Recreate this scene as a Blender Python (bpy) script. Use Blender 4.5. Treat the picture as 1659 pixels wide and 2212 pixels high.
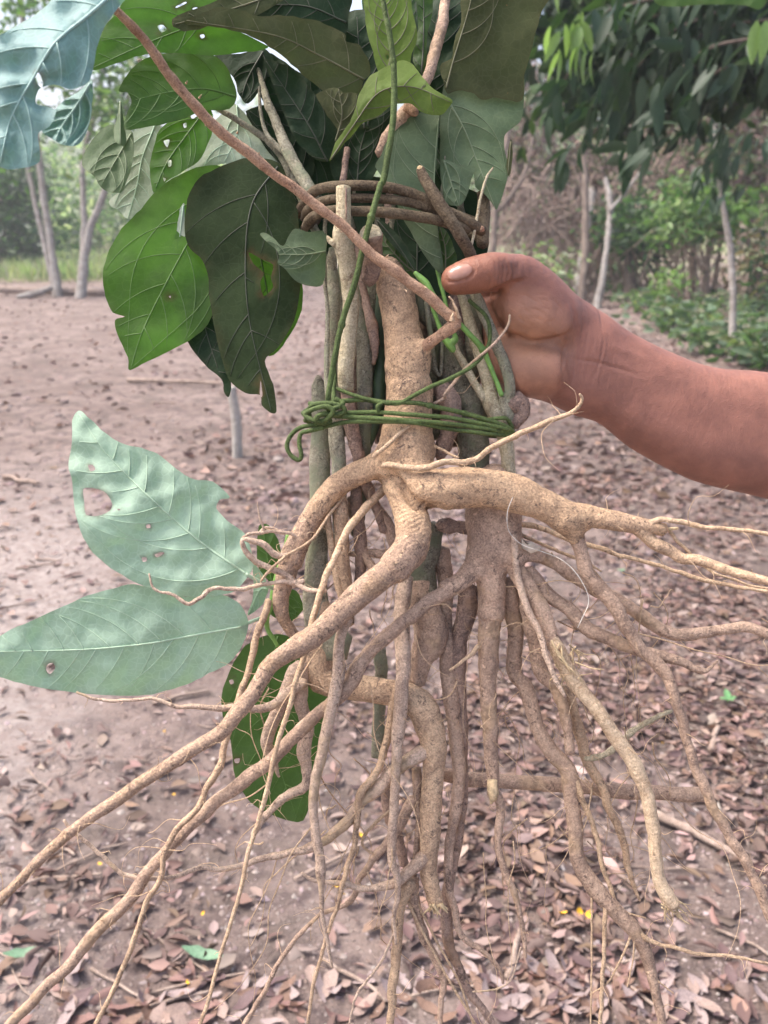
import bpy, math, random
import numpy as np
from mathutils import Vector, noise, Matrix
from mathutils.geometry import delaunay_2d_cdt
from mathutils.bvhtree import BVHTree

for o in list(bpy.data.objects): bpy.data.objects.remove(o)
scene = bpy.context.scene
COL = scene.collection
R = math.radians
random.seed(7); np.random.seed(7)

# ------------------------------------------------------------------ camera
CH, F = 1.35, 1800.0                       # eye height, focal length in units of a 1659 wide picture
PITCH = math.atan((1106 - 480) / F)
cam = bpy.data.cameras.new('camera'); camo = bpy.data.objects.new('camera', cam); COL.objects.link(camo)
camo.location = (0, 0, CH); camo.rotation_euler = (R(90) - PITCH, 0, 0)
cam.sensor_fit = 'VERTICAL'; cam.sensor_height = 36; cam.lens = 36 * F / 2212
cam.clip_start = 0.02; cam.clip_end = 2000
cam.dof.use_dof = True; cam.dof.focus_distance = 0.585; cam.dof.aperture_fstop = 10
scene.camera = camo

# ------------------------------------------------------------------ sky, sun, exposure
SUN_EL, SUN_AZ = R(60), R(-78)             # azimuth from +Y towards +X
w = bpy.data.worlds.new('World'); scene.world = w; w.use_nodes = True
wn = w.node_tree.nodes; wl = w.node_tree.links
sky = wn.new('ShaderNodeTexSky'); sky.sky_type = 'NISHITA'; sky.sun_disc = False
sky.sun_elevation = SUN_EL; sky.sun_rotation = SUN_AZ
sky.air_density = 0.8; sky.dust_density = 6.0; sky.ozone_density = 0.5
wl.new(sky.outputs[0], wn['Background'].inputs[0]); wn['Background'].inputs[1].default_value = 0.15
sl = bpy.data.lights.new('sun', 'SUN'); sl.energy = 1.5; sl.angle = R(24); sl.color = (1, 0.965, 0.93)
so = bpy.data.objects.new('sun', sl); COL.objects.link(so)
sd = Vector((math.sin(SUN_AZ) * math.cos(SUN_EL), math.cos(SUN_AZ) * math.cos(SUN_EL), math.sin(SUN_EL)))
so.rotation_euler = sd.to_track_quat('Z', 'Y').to_euler(); so.location = sd * 20
vs = scene.view_settings
vs.view_transform = 'Standard'; vs.look = 'None'; vs.gamma = 1; vs.use_curve_mapping = False
vs.exposure = 1.45

# ------------------------------------------------------------------ placing helpers
FW = Vector((0, math.cos(PITCH), -math.sin(PITCH))); UP = Vector((0, math.sin(PITCH), math.cos(PITCH)))
CAMP = Vector((0, 0, CH)); D0 = 0.60
def ray(u, v): return FW + Vector((1, 0, 0)) * ((u - 829.5) / F) - UP * ((v - 1106) / F)
def at(u, v, dep): return CAMP + ray(u, v) * dep
def P(u, v, d=0.0): return at(u, v, D0 + d / 100)           # d: centimetres behind the plane of the bundle
def gnd(u, v):
    r = ray(u, v); return CAMP + r * (-CH / r.z)
def gdep(u, v): return -CH / ray(u, v).z
FR = dict(U=(0, 0, 1), A=(531, 796, .4), B=(995, 796, .4), C=(0, 796, .4), D=(0, 1460, .4), E=(464.5, 1460, .4),
          F=(995, 1460, .4), H=(929, 498, .44), T1=(0, 0, .4), T2=(531, 0, .4), T3=(995, 0, .4), M=(597, 332, .32))
def px(fr, pts):
    """mixed lists: a string switches the tracing frame; (x, y, d, r) -> (u, v, d, r)"""
    out = []; f = FR[fr]
    for p in pts:
        if isinstance(p, str): f = FR[p]; continue
        q = [f[0] + p[0] * f[2], f[1] + p[1] * f[2]] + list(p[2:])
        if len(q) > 3: q[3] *= f[2]
        out.append(tuple(q))
    return out

# ------------------------------------------------------------------ object helpers
def thing(name, label, cat, base, group=None):
    o = bpy.data.objects.new(name, None); COL.objects.link(o); o.location = base; o.empty_display_size = .02
    o['label'] = label; o['category'] = cat
    if group: o['group'] = group
    return o
def tag(o, label=None, cat=None, group=None, kind=None):
    if label: o['label'] = label
    if cat: o['category'] = cat
    if group: o['group'] = group
    if kind: o['kind'] = kind
    return o
def world_loc(o):
    v = Vector(o.location)
    while o.parent: o = o.parent; v += Vector(o.location)
    return v
def obj(name, mesh, mat=None, parent=None):
    o = bpy.data.objects.new(name, mesh); COL.objects.link(o)
    if mat and not mesh.materials: mesh.materials.append(mat)
    if parent: o.location = -world_loc(parent); o.parent = parent
    return o
def mesh_py(name, verts, faces, smooth=True):
    me = bpy.data.meshes.new(name); me.from_pydata([tuple(v) for v in verts], [], faces); me.update()
    if smooth: me.polygons.foreach_set('use_smooth', [True] * len(me.polygons))
    return me
def mesh_np(name, V, Fq, col=None, smooth=False):
    """V (n,3), Fq (m,k) all faces the same size; col (n,3) point colours"""
    me = bpy.data.meshes.new(name); n, m, k = len(V), len(Fq), Fq.shape[1]
    me.vertices.add(n); me.vertices.foreach_set('co', np.asarray(V, np.float32).ravel())
    me.loops.add(m * k); me.loops.foreach_set('vertex_index', Fq.astype(np.int32).ravel())
    me.polygons.add(m); me.polygons.foreach_set('loop_start', np.arange(0, m * k, k, dtype=np.int32))
    if smooth: me.polygons.foreach_set('use_smooth', np.ones(m, bool))
    me.update(calc_edges=True); me.validate()
    if col is not None:
        a = me.color_attributes.new('Col', 'FLOAT_COLOR', 'POINT')
        a.data.foreach_set('color', np.concatenate([col, np.ones((n, 1))], 1).astype(np.float32).ravel())
    return me

# ------------------------------------------------------------------ materials
def new_mat(name):
    m = bpy.data.materials.new(name); m.use_nodes = True; nt = m.node_tree
    return m, nt, nt.nodes['Principled BSDF'], nt.nodes['Material Output']
def N(nt, t, **kw):
    n = nt.nodes.new(t)
    for k, v in kw.items():
        if k in n.inputs: n.inputs[k].default_value = v
        else: setattr(n, k, v)
    return n
def mixc(nt, fac, a, b, mode='MIX'):
    n = nt.nodes.new('ShaderNodeMix'); n.data_type = 'RGBA'; n.blend_type = mode
    for i, x in ((0, fac), (6, a), (7, b)):
        if isinstance(x, (float, int)): n.inputs[i].default_value = x
        elif isinstance(x, tuple): n.inputs[i].default_value = (*x, 1)
        else: nt.links.new(x, n.inputs[i])
    return n.outputs[2]
def ramp(nt, src, a, b):
    n = nt.nodes.new('ShaderNodeMapRange'); n.interpolation_type = 'SMOOTHSTEP'
    n.inputs[1].default_value = a; n.inputs[2].default_value = b; nt.links.new(src, n.inputs[0]); return n.outputs[0]
def nz(nt, scale, detail=4, rough=.6, coord=None, dist=0.0):
    n = N(nt, 'ShaderNodeTexNoise', Scale=scale, Detail=detail, Roughness=rough, Distortion=dist)
    if coord is None:
        c = nt.nodes.get('Texture Coordinate') or nt.nodes.new('ShaderNodeTexCoord'); coord = c.outputs['Object']
    nt.links.new(coord, n.inputs['Vector']); return n.outputs[0]
def bump(nt, bs, h, strength, dist):
    b = N(nt, 'ShaderNodeBump', Strength=strength, Distance=dist); nt.links.new(h, b.inputs['Height'])
    if bs.inputs['Normal'].links: nt.links.new(bs.inputs['Normal'].links[0].from_socket, b.inputs['Normal'])
    nt.links.new(b.outputs[0], bs.inputs['Normal'])
def bark(name, base, light, dark, spots=.8, moss=None, bumpd=.0016, sc=1.0, rough=.85, blot=.54, stain=None, patch=None):
    m, nt, bs, out = new_mat(name)
    c = mixc(nt, ramp(nt, nz(nt, 70 * sc, 4, .65), .32, .66), base, light)
    if stain:
        sa = N(nt, 'ShaderNodeAttribute', attribute_name='Stain'); sm_ = N(nt, 'ShaderNodeMath', operation='MULTIPLY_ADD'); nt.links.new(nz(nt, 40, 4, .6), sm_.inputs[0]); sm_.inputs[1].default_value = .9; sm_.inputs[2].default_value = -.45
        s2 = N(nt, 'ShaderNodeMath', operation='ADD'); nt.links.new(sa.outputs['Fac'], s2.inputs[0]); nt.links.new(sm_.outputs[0], s2.inputs[1])
        c = mixc(nt, ramp(nt, s2.outputs[0], .2, .8), c, mixc(nt, ramp(nt, nz(nt, 90, 6, .75), .35, .65), stain, tuple(x * .68 for x in stain)))
    mid = tuple((x * .55 + y * .45) for x, y in zip(base, dark))
    c = mixc(nt, ramp(nt, nz(nt, 30 * sc, 5, .75, dist=.8), blot - .07, blot + .07), c, mid)
    c = mixc(nt, ramp(nt, nz(nt, 75 * sc, 5, .8, dist=1.0), .57, .64), c, dark)
    def part(src, k):
        mm = N(nt, 'ShaderNodeMath', operation='MULTIPLY'); nt.links.new(src, mm.inputs[0]); mm.inputs[1].default_value = k; return mm.outputs[0]
    msk = N(nt, 'ShaderNodeMath', operation='MULTIPLY'); nt.links.new(ramp(nt, nz(nt, 300 * sc, 4, .75), .54, .66), msk.inputs[0]); nt.links.new(ramp(nt, nz(nt, 24 * sc, 1, .5), .36, .62), msk.inputs[1])
    c = mixc(nt, part(msk.outputs[0], spots), c, tuple(x * .8 for x in dark))
    c = mixc(nt, .28, c, mixc(nt, ramp(nt, nz(nt, 700 * sc, 2, .7), .35, .65), tuple(x * .45 for x in base), tuple(min(1, x * 1.5) for x in light)))
    c = mixc(nt, part(ramp(nt, nz(nt, 240 * sc, 3, .7), .60, .68), .7), c, tuple(min(1, x * 1.35) for x in light))
    if patch: c = mixc(nt, ramp(nt, nz(nt, 22 * sc, 3, .6), .54, .64), c, mixc(nt, ramp(nt, nz(nt, 160 * sc, 4, .7), .4, .62), patch, tuple(x * .6 for x in patch)))
    if moss: c = mixc(nt, ramp(nt, nz(nt, 50 * sc, 5, .65), .45, .62), c, moss)
    oi = nt.nodes.new('ShaderNodeObjectInfo'); h = N(nt, 'ShaderNodeHueSaturation')
    mr = N(nt, 'ShaderNodeMapRange'); mr.inputs[3].default_value = 1 if stain else .92; mr.inputs[4].default_value = 1 if stain else 1.08
    nt.links.new(oi.outputs['Random'], mr.inputs[0]); nt.links.new(mr.outputs[0], h.inputs['Value']); nt.links.new(c, h.inputs['Color'])
    nt.links.new(h.outputs[0], bs.inputs['Base Color']); bs.inputs['Roughness'].default_value = rough
    bs.inputs['Specular IOR Level'].default_value = .2
    bump(nt, bs, nz(nt, 140 * sc, 5, .8), 1.0, bumpd * 2.2)
    return m
def leafmat(name, col, trans, tmix=.4, rough=.42, vary=.25, spec=.5, spots=0.0):
    m, nt, bs, out = new_mat(name)
    n1 = ramp(nt, nz(nt, 25, 5, .6), .3, .7)
    c = mixc(nt, n1, tuple(x * (1 - vary) for x in col), tuple(x * (1 + vary) for x in col))
    t = mixc(nt, n1, tuple(x * (1 - vary) for x in trans), tuple(x * (1 + vary) for x in trans))
    v = N(nt, 'ShaderNodeTexVoronoi', Scale=190.0); v.feature = 'DISTANCE_TO_EDGE'
    tc = nt.nodes.get('Texture Coordinate'); nt.links.new(tc.outputs['Object'], v.inputs['Vector'])
    net = ramp(nt, v.outputs[0], .0, .12)
    c = mixc(nt, net, mixc(nt, .28, c, tuple(min(1, x * 1.45 + .01) for x in col)), c)
    if spots:
        s = ramp(nt, nz(nt, 70, 5, .7), .74 - .05 * spots, .78 - .05 * spots); c = mixc(nt, s, c, (.20, .12, .05)); t = mixc(nt, s, t, (.15, .08, .02))
    ra = N(nt, 'ShaderNodeAttribute', attribute_name='Rim'); rm = N(nt, 'ShaderNodeMath', operation='MULTIPLY'); nt.links.new(ra.outputs['Fac'], rm.inputs[0]); nt.links.new(ramp(nt, nz(nt, 150, 3, .6), .25, .6), rm.inputs[1])
    rc = tuple(x * .45 + y * .4 for x, y in zip(col, (.16, .10, .045))); c = mixc(nt, rm.outputs[0], c, rc); t = mixc(nt, rm.outputs[0], t, tuple(x * .6 for x in rc))
    nt.links.new(c, bs.inputs['Base Color']); bs.inputs['Roughness'].default_value = rough
    bs.inputs['Specular IOR Level'].default_value = spec
    bump(nt, bs, net, .25, .0003); bump(nt, bs, nz(nt, 220, 4), .35, .0005)
    tr = nt.nodes.new('ShaderNodeBsdfTranslucent'); nt.links.new(t, tr.inputs[0])
    mx = nt.nodes.new('ShaderNodeMixShader'); mx.inputs[0].default_value = tmix
    nt.links.new(bs.outputs[0], mx.inputs[1]); nt.links.new(tr.outputs[0], mx.inputs[2]); nt.links.new(mx.outputs[0], out.inputs[0])
    return m
def foliage(name, tmix=.35, rough=.45, spec=.4, green=True):
    m, nt, bs, out = new_mat(name)
    a = N(nt, 'ShaderNodeVertexColor', layer_name='Col')
    nt.links.new(a.outputs[0], bs.inputs['Base Color']); bs.inputs['Roughness'].default_value = rough
    bs.inputs['Specular IOR Level'].default_value = spec
    tr = nt.nodes.new('ShaderNodeBsdfTranslucent'); c = mixc(nt, 1.0, a.outputs[0], (1.2, 1.5, .7) if green else (1, .8, .6), 'MULTIPLY'); nt.links.new(c, tr.inputs[0])
    mx = nt.nodes.new('ShaderNodeMixShader'); mx.inputs[0].default_value = tmix
    nt.links.new(bs.outputs[0], mx.inputs[1]); nt.links.new(tr.outputs[0], mx.inputs[2]); nt.links.new(mx.outputs[0], out.inputs[0])
    return m
def plain(name, col, rough=.8, var=.25, sc=200, bd=.0004):
    m, nt, bs, out = new_mat(name)
    c = mixc(nt, ramp(nt, nz(nt, sc, 4), .3, .7), tuple(x * (1 - var) for x in col), tuple(min(1, x * (1 + var)) for x in col))
    nt.links.new(c, bs.inputs['Base Color']); bs.inputs['Roughness'].default_value = rough
    bump(nt, bs, nz(nt, sc * 2, 4), .6, bd); return m

M = {}
M['root'] = bark('tan_root_skin', (.49, .33, .215), (.63, .45, .295), (.105, .072, .062), .9, blot=.54)
M['rootstock'] = bark('tan_root_stock_skin', (.48, .315, .195), (.63, .435, .275), (.085, .06, .055), 1.0, blot=.55, stain=(.41, .285, .22))
M['root2'] = bark('brown_root_skin', (.43, .295, .215), (.55, .39, .285), (.12, .082, .068), .9, blot=.53, patch=(.56, .39, .26))
M['root3'] = bark('pale_root_skin', (.50, .36, .27), (.64, .48, .36), (.16, .11, .09), .8, blot=.55, patch=(.60, .44, .29))
M['rootthin'] = bark('fine_root_skin', (.49, .335, .21), (.62, .45, .30), (.22, .145, .10), .5, blot=.6)
M['darkroot'] = bark('dark_root_skin', (.27, .185, .148), (.40, .28, .215), (.07, .05, .045), .9, patch=(.38, .25, .17))
M['red'] = bark('reddish_twig_bark', (.41, .235, .15), (.56, .37, .25), (.19, .10, .065), .6, sc=1.5, blot=.57)
M['palestem'] = bark('pale_stem_bark', (.42, .35, .22), (.56, .49, .34), (.20, .13, .085), .5, blot=.60)
M['greystem'] = bark('grey_green_stem_bark', (.27, .245, .17), (.40, .37, .275), (.085, .07, .052), .9, moss=(.27, .28, .185))
M['mossstem'] = bark('mossy_stem_bark', (.17, .15, .105), (.29, .265, .195), (.05, .044, .036), .9, moss=(.165, .175, .11))
M['coil'] = bark('brown_vine_bark', (.105, .075, .048), (.18, .14, .09), (.045, .03, .022), .5)
M['vine'] = bark('green_vine_skin', (.075, .11, .033), (.115, .16, .055), (.045, .06, .025), .4, rough=.7, bumpd=.0008)
M['greentwig'] = plain('bright_green_twig', (.17, .33, .07), .5, .3, 100)
M['darkgreen'] = plain('dark_green_stem', (.035, .06, .025), .6, .3, 120)
M['wood'] = plain('cut_wood', (.55, .40, .22), .9, .3, 500, .0006)
M['fibre'] = plain('torn_root_fibre', (.52, .39, .23), .9, .35, 300)
M['peel'] = bark('peeled_root_wood', (.60, .43, .28), (.72, .55, .38), (.33, .20, .13), .5, blot=.56)
M['L_pale'] = leafmat('leaf_pale_underside', (.35, .475, .37), (.22, .42, .16), .30, .6, .14, .2, .35)
M['L_sheen'] = leafmat('leaf_sky_sheen_face', (.22, .35, .34), (.12, .32, .10), .22, .6, .10, .25)  # pale blue cast is the sky's reflection painted into the leaf colour
M['L_green'] = leafmat('leaf_fresh_green', (.06, .13, .026), (.11, .30, .025), .56, .55, .3, .25, .3)
M['L_mid'] = leafmat('leaf_mid_green', (.055, .105, .03), (.08, .19, .025), .42, .5, .2, .3)
M['L_dark'] = leafmat('leaf_shade_dark_face', (.026, .040, .017), (.02, .045, .006), .14, .75, .3, .06)  # leaf blocked from behind: its shade is painted as a darker green
M['L_deep'] = leafmat('leaf_shade_deep_green', (.016, .034, .014), (.015, .05, .008), .12, .6, .2, .15)  # near black inner leaves, shade inside the bundle put into the colour
M['L_olive'] = leafmat('leaf_shaded_olive_underside', (.070, .078, .036), (.05, .09, .02), .2, .75, .22, .06, .6)  # shade on the undersides is worked into this darker olive
M['L_yel'] = leafmat('leaf_yellow_green', (.14, .21, .045), (.16, .28, .035), .42, .6, .2, .2, .3)
M['L_sage'] = leafmat('leaf_sage_underside', (.115, .16, .088), (.09, .18, .045), .28, .6, .16, .2, .3)
M['L_white'] = leafmat('leaf_whitish_underside', (.40, .46, .36), (.22, .32, .15), .35, .6, .1, .2)
M['V_pale'] = plain('vein_pale', (.39, .53, .375), .6, .1); M['V_green'] = plain('vein_green', (.085, .17, .035), .6, .1); M['V_sage'] = plain('vein_sage', (.165, .215, .115), .6, .1); M['V_sheen'] = plain('vein_sheen', (.28, .43, .38), .6, .1)
M['V_dark'] = plain('vein_dark', (.042, .05, .028), .6, .1); M['V_olive'] = plain('vein_olive', (.115, .115, .055), .6, .1)
M['foliage'] = foliage('foliage_leaves'); M['gloss'] = foliage('glossy_foliage', .2, .5, .18)
M['litter'] = foliage('dry_leaves', .12, .65, .25, False)
M['trunkpale'] = bark('pale_lichen_trunk', (.24, .21, .185), (.38, .355, .33), (.10, .08, .07), .8, bumpd=.006, sc=.22)
M['trunkdark'] = bark('dark_trunk', (.12, .09, .075), (.2, .16, .13), (.06, .045, .04), .3, bumpd=.004, sc=.12)
M['twigdry'] = bark('dry_twig', (.26, .19, .15), (.38, .30, .25), (.12, .085, .07), .3, sc=.5)

# ------------------------------------------------------------------ tubes
def catmull(pts, n):
    pts = [np.array(p, float) for p in pts]
    if len(pts) == 2: pts = [pts[0], (pts[0] + pts[1]) / 2, pts[1]]
    q = [2 * pts[0] - pts[1]] + pts + [2 * pts[-1] - pts[-2]]; out = []
    for i in range(1, len(q) - 2):
        a, b, c, d = q[i - 1], q[i], q[i + 1], q[i + 2]
        k = n(b, c) if callable(n) else n
        for j in range(k):
            t = j / k
            out.append(.5 * (2 * b + (c - a) * t + (2 * a - 5 * b + 4 * c - d) * t * t + (3 * b - a - 3 * c + d) * t ** 3))
    out.append(q[-2]); return out
class TB:
    """collects tubes for ONE mesh"""
    def __init__(s): s.v = []; s.f = []
    def tube(s, pts, sides=None, knob=.07, wob=.0, freq=2.2, seed=None, flat=False, minstep=.0012):
        """pts: list of (x, y, z, r) in metres"""
        seed = random.random() * 100 if seed is None else seed
        step = lambda b, c: max(2, int(np.linalg.norm(c[:3] - b[:3]) / max(minstep, .6 * (b[3] + c[3]) / 2)) + 1)
        q = catmull(pts, step); rmean = sum(p[3] for p in pts) / len(pts)
        if sides is None: sides = 6 if rmean < .0012 else 8 if rmean < .003 else 14 if rmean < .006 else 22
        base = len(s.v); prev = None; L = 0.0
        for i, p in enumerate(q):
            a = q[max(0, i - 1)]; b = q[min(len(q) - 1, i + 1)]
            t = Vector(b[:3] - a[:3]).normalized()
            if prev is None:
                nrm = t.orthogonal().normalized()
            else:
                nrm = (prev - t * prev.dot(t))
                nrm = nrm.normalized() if nrm.length > 1e-6 else t.orthogonal().normalized()
            prev = nrm; bi = t.cross(nrm); r = max(1e-4, p[3]); c = Vector(p[:3])
            if i: L += (c - last).length / max(r, .0008)
            last = c.copy()
            if wob:
                c = c + nrm * (noise.noise(Vector((L * .22, seed, 1.3))) * wob * r) + bi * (noise.noise(Vector((L * .22, seed, 7.7))) * wob * r)
            rk = r * (1 + knob * 1.2 * noise.noise(Vector((L * .35, seed, 3.1))))
            for k in range(sides):
                an = 2 * math.pi * k / sides; ca, sa = math.cos(an), math.sin(an)
                rr = rk * (1 + knob * noise.noise(Vector((ca * 1.1 + seed, sa * 1.1, L * freq * .3))) + knob * .5 * noise.noise(Vector((ca * 2.7, sa * 2.7 + seed, L * freq))) + (knob * .45 * noise.noise(Vector((ca * 5 + seed, sa * 5, L * 2.4))) if sides >= 12 else 0))
                s.v.append(c + (nrm * ca + bi * sa) * rr)
            if i:
                o = base + (i - 1) * sides
                for k in range(sides):
                    k2 = (k + 1) % sides; s.f.append((o + k, o + k2, o + sides + k2, o + sides + k))
        n = len(q); e = base + (n - 1) * sides
        tip = Vector(q[-1][:3]) + (Vector(q[-1][:3]) - Vector(q[-2][:3])).normalized() * (0 if flat else q[-1][3] * .7)
        st = Vector(q[0][:3]) - (Vector(q[1][:3]) - Vector(q[0][:3])).normalized() * (0 if flat else q[0][3] * .5)
        s.v += [st, tip]; a = len(s.v) - 2
        for k in range(sides):
            k2 = (k + 1) % sides; s.f.append((a, base + k2, base + k)); s.f.append((a + 1, e + k, e + k2))
        return [(Vector(p[:3]), p[3]) for p in q]
    def mesh(s, name): return mesh_py(name, s.v, s.f)
def w4(pts):
    """picture points (u, v, d, r) -> world (x, y, z, r)"""
    return [(*P(p[0], p[1], p[2]), p[3] * (D0 + p[2] / 100) / F) for p in pts]
def smooth_d(pts): return pts
HAIR = {}
STAIN = lambda pq: (np.clip((pq[:, 1] - 1090) / 130, 0, 1) * (pq[:, 0] < 925) + .5 * np.clip((760 - pq[:, 0]) / 120, 0, 1) + .45 * np.clip((790 - pq[:, 1]) / 150, 0, 1) + .35 * np.clip((pq[:, 0] - 1180) / 150, 0, 1)).astype(np.float32)
def limb(name, fr, pts, mat, parent, knob=.12, wob=.45, hairs=0, sides=None, flat=False):
    pq = px(fr, pts); rm_ = sum(p[3] for p in pq) / len(pq); pq = [(*p[:3], p[3] * (.88 if rm_ < 12 else .93)) for p in pq]
    tb = TB(); q = tb.tube(w4(pq), knob=knob, wob=wob, sides=sides, flat=flat)
    o = obj(name, tb.mesh(name), M[mat] if isinstance(mat, str) else mat, parent)
    if mat == 'rootstock':
        at_s = o.data.attributes.new('Stain', 'FLOAT', 'POINT'); at_s.data.foreach_set('value', STAIN(to_pix(np.array([tuple(v) for v in tb.v]))))
    if hairs:
        hb = HAIR.setdefault(parent.name, (TB(), parent))[0]
        for _ in range(int(hairs * .6)):
            c, r = random.choice(q[2:]); d = Vector((random.gauss(0, 1), random.gauss(0, 1), random.gauss(0, 1))).normalized()
            ln = random.uniform(.004, .02) if random.random() < .8 else random.uniform(.02, .05); p = c + d * r * .8; pts2 = []
            for k in range(5):
                t = k / 4; pts2.append((*p, .00032 * (1 - t * .7))); d = (d + Vector((random.gauss(0, .45), random.gauss(0, .45), random.gauss(-.1, .45)))).normalized(); p = p + d * ln / 4
            hb.tube(pts2, sides=4, knob=0, minstep=.004)
    return o

# ------------------------------------------------------------------ signed distance bodies (root crown, arm)
def sdf_mesh(chains, vox, k):
    """chains: (list of (x, y, z, r), blend) -> quads; hard union along a chain, soft union between chains"""
    pts = np.array([p[:3] for ch, _ in chains for p in ch]); rm = max(p[3] for ch, _ in chains for p in ch)
    lo = pts.min(0) - rm - 3 * vox; hi = pts.max(0) + rm + 3 * vox
    dim = np.ceil((hi - lo) / vox).astype(int) + 1
    f = np.full(dim, .05, np.float32)
    for ch, kk in chains:
        kk = kk or k; cp = np.array([p[:3] for p in ch]); cr_ = max(p[3] for p in ch)
        b0 = np.maximum(0, ((cp.min(0) - cr_ - kk - 3 * vox - lo) / vox).astype(int)); b1 = np.minimum(dim, ((cp.max(0) + cr_ + kk + 3 * vox - lo) / vox).astype(int) + 2)
        loc = np.full(b1 - b0, .05, np.float32)
        for p, q in zip(ch[:-1], ch[1:]):
            a, b, r0, r1 = np.array(p[:3]), np.array(q[:3]), p[3], q[3]
            l = np.minimum(a, b) - max(r0, r1) - kk - 2 * vox; h = np.maximum(a, b) + max(r0, r1) + kk + 2 * vox
            i0 = np.maximum(b0, ((l - lo) / vox).astype(int)); i1 = np.minimum(b1, ((h - lo) / vox).astype(int) + 2)
            sl_ = tuple(slice(x - z, y - z) for x, y, z in zip(i0, i1, b0))
            g = [(lo[i] + vox * np.arange(i0[i], i1[i])).astype(np.float32) for i in range(3)]
            X, Y, Z = np.meshgrid(*g, indexing='ij', sparse=True)
            ab = b - a; L2 = max(1e-9, (ab ** 2).sum())
            t = np.clip(((X - a[0]) * ab[0] + (Y - a[1]) * ab[1] + (Z - a[2]) * ab[2]) / L2, 0, 1)
            d = np.sqrt((X - a[0] - t * ab[0]) ** 2 + (Y - a[1] - t * ab[1]) ** 2 + (Z - a[2] - t * ab[2]) ** 2) - (r0 + (r1 - r0) * t)
            loc[sl_] = np.minimum(loc[sl_], d)
        sl_ = tuple(slice(x, y) for x, y in zip(b0, b1)); o = f[sl_]
        hh = np.clip(.5 + .5 * (o - loc) / kk, 0, 1); f[sl_] = o * (1 - hh) + loc * hh - kk * hh * (1 - hh)
    s = f < 0
    c = np.zeros(dim - 1, np.int8)
    for dx in (0, 1):
        for dy in (0, 1):
            for dz in (0, 1): c += s[dx:dim[0] - 1 + dx, dy:dim[1] - 1 + dy, dz:dim[2] - 1 + dz]
    ii = np.argwhere((c > 0) & (c < 8)); idx = np.full(dim - 1, -1, np.int64); idx[tuple(ii.T)] = np.arange(len(ii))
    acc = np.zeros((len(ii), 3)); cnt = np.zeros(len(ii))
    cr = [(x, y, z) for x in (0, 1) for y in (0, 1) for z in (0, 1)]
    for p in cr:
        for ax in range(3):
            if p[ax]: continue
            q = list(p); q[ax] = 1
            fa = f[tuple((ii + p).T)]; fb = f[tuple((ii + q).T)]; m = (fa < 0) != (fb < 0)
            t = np.where(m, fa / np.where(m, fa - fb, 1), 0); pos = np.tile(np.array(p, float), (len(ii), 1)); pos[:, ax] = t
            acc += pos * m[:, None]; cnt += m
    V = lo + vox * (ii + acc / cnt[:, None]); quads = []
    for ax in range(3):
        b_, c_ = (ax + 1) % 3, (ax + 2) % 3
        s0 = [slice(0, -1)] * 3; s1 = list(s0); s1[ax] = slice(1, None)
        A = s[tuple(slice(0, d - 1) for d in dim)]; sh = [0, 0, 0]; sh[ax] = 1
        Bs = s[tuple(slice(sh[i], dim[i] - 1 + sh[i]) for i in range(3))]
        e = np.argwhere(A != Bs); e = e[(e[:, b_] > 0) & (e[:, c_] > 0)]
        o1 = np.zeros(3, int); o1[b_] = 1; o2 = np.zeros(3, int); o2[c_] = 1
        q = np.stack([idx[tuple(e.T)], idx[tuple((e - o1).T)], idx[tuple((e - o1 - o2).T)], idx[tuple((e - o2).T)]], 1)
        fl = A[tuple(e.T)]; q[~fl] = q[~fl][:, ::-1]; quads.append(q)
    return V, np.concatenate(quads)
def chain(pts, scale=1.0, kk=None):
    q = catmull(w4(pts), lambda b, c: max(1, int(np.linalg.norm(c[:3] - b[:3]) / .005)))
    return [([(p[0], p[1], p[2], p[3] * scale) for p in q], kk)]
def to_pix(V):
    d = np.asarray(V) - np.array(CAMP); dep = d @ np.array(FW)
    return np.stack([829.5 + F * d[:, 0] / dep, 1106 - F * (d @ np.array(UP)) / dep, dep], 1)

# ------------------------------------------------------------------ leaves
def inside(q, poly):
    x, y = q[:, 0], q[:, 1]; r = np.zeros(len(q), bool); n = len(poly)
    for i in range(n):
        x1, y1 = poly[i]; x2, y2 = poly[(i + 1) % n]
        if y1 == y2: continue
        c = ((y1 > y) != (y2 > y)) & (x < (x2 - x1) * (y - y1) / (y2 - y1) + x1); r ^= c
    return r
def seg_dist(q, pl):
    best = np.full(len(q), 1e9); s = np.zeros(len(q)); sg = np.zeros(len(q)); acc = 0.0
    for a, b in zip(pl[:-1], pl[1:]):
        ab = b - a; L = np.hypot(*ab) + 1e-9; t = np.clip(((q - a) @ ab) / L ** 2, 0, 1); c = a + t[:, None] * ab
        d = np.hypot(*(q - c).T); m = d < best; best[m] = d[m]; s[m] = acc + t[m] * L
        cr = ab[0] * (q[:, 1] - a[1]) - ab[1] * (q[:, 0] - a[0]); sg[m] = np.sign(cr[m]); acc += L
    return best, s, sg, acc
def closed_smooth(pts, n=4):
    p = [np.array(x, float) for x in pts]; m = len(p); out = []
    for i in range(m):
        a, b, c, d = p[i - 1], p[i], p[(i + 1) % m], p[(i + 2) % m]
        for j in range(n):
            t = j / n; cat = .5 * (2 * b + (c - a) * t + (2 * a - 5 * b + 4 * c - d) * t * t + (3 * b - a - 3 * c + d) * t ** 3)
            out.append(cat * .8 + (b + (c - b) * t) * .2)
    return np.array(out)
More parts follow.
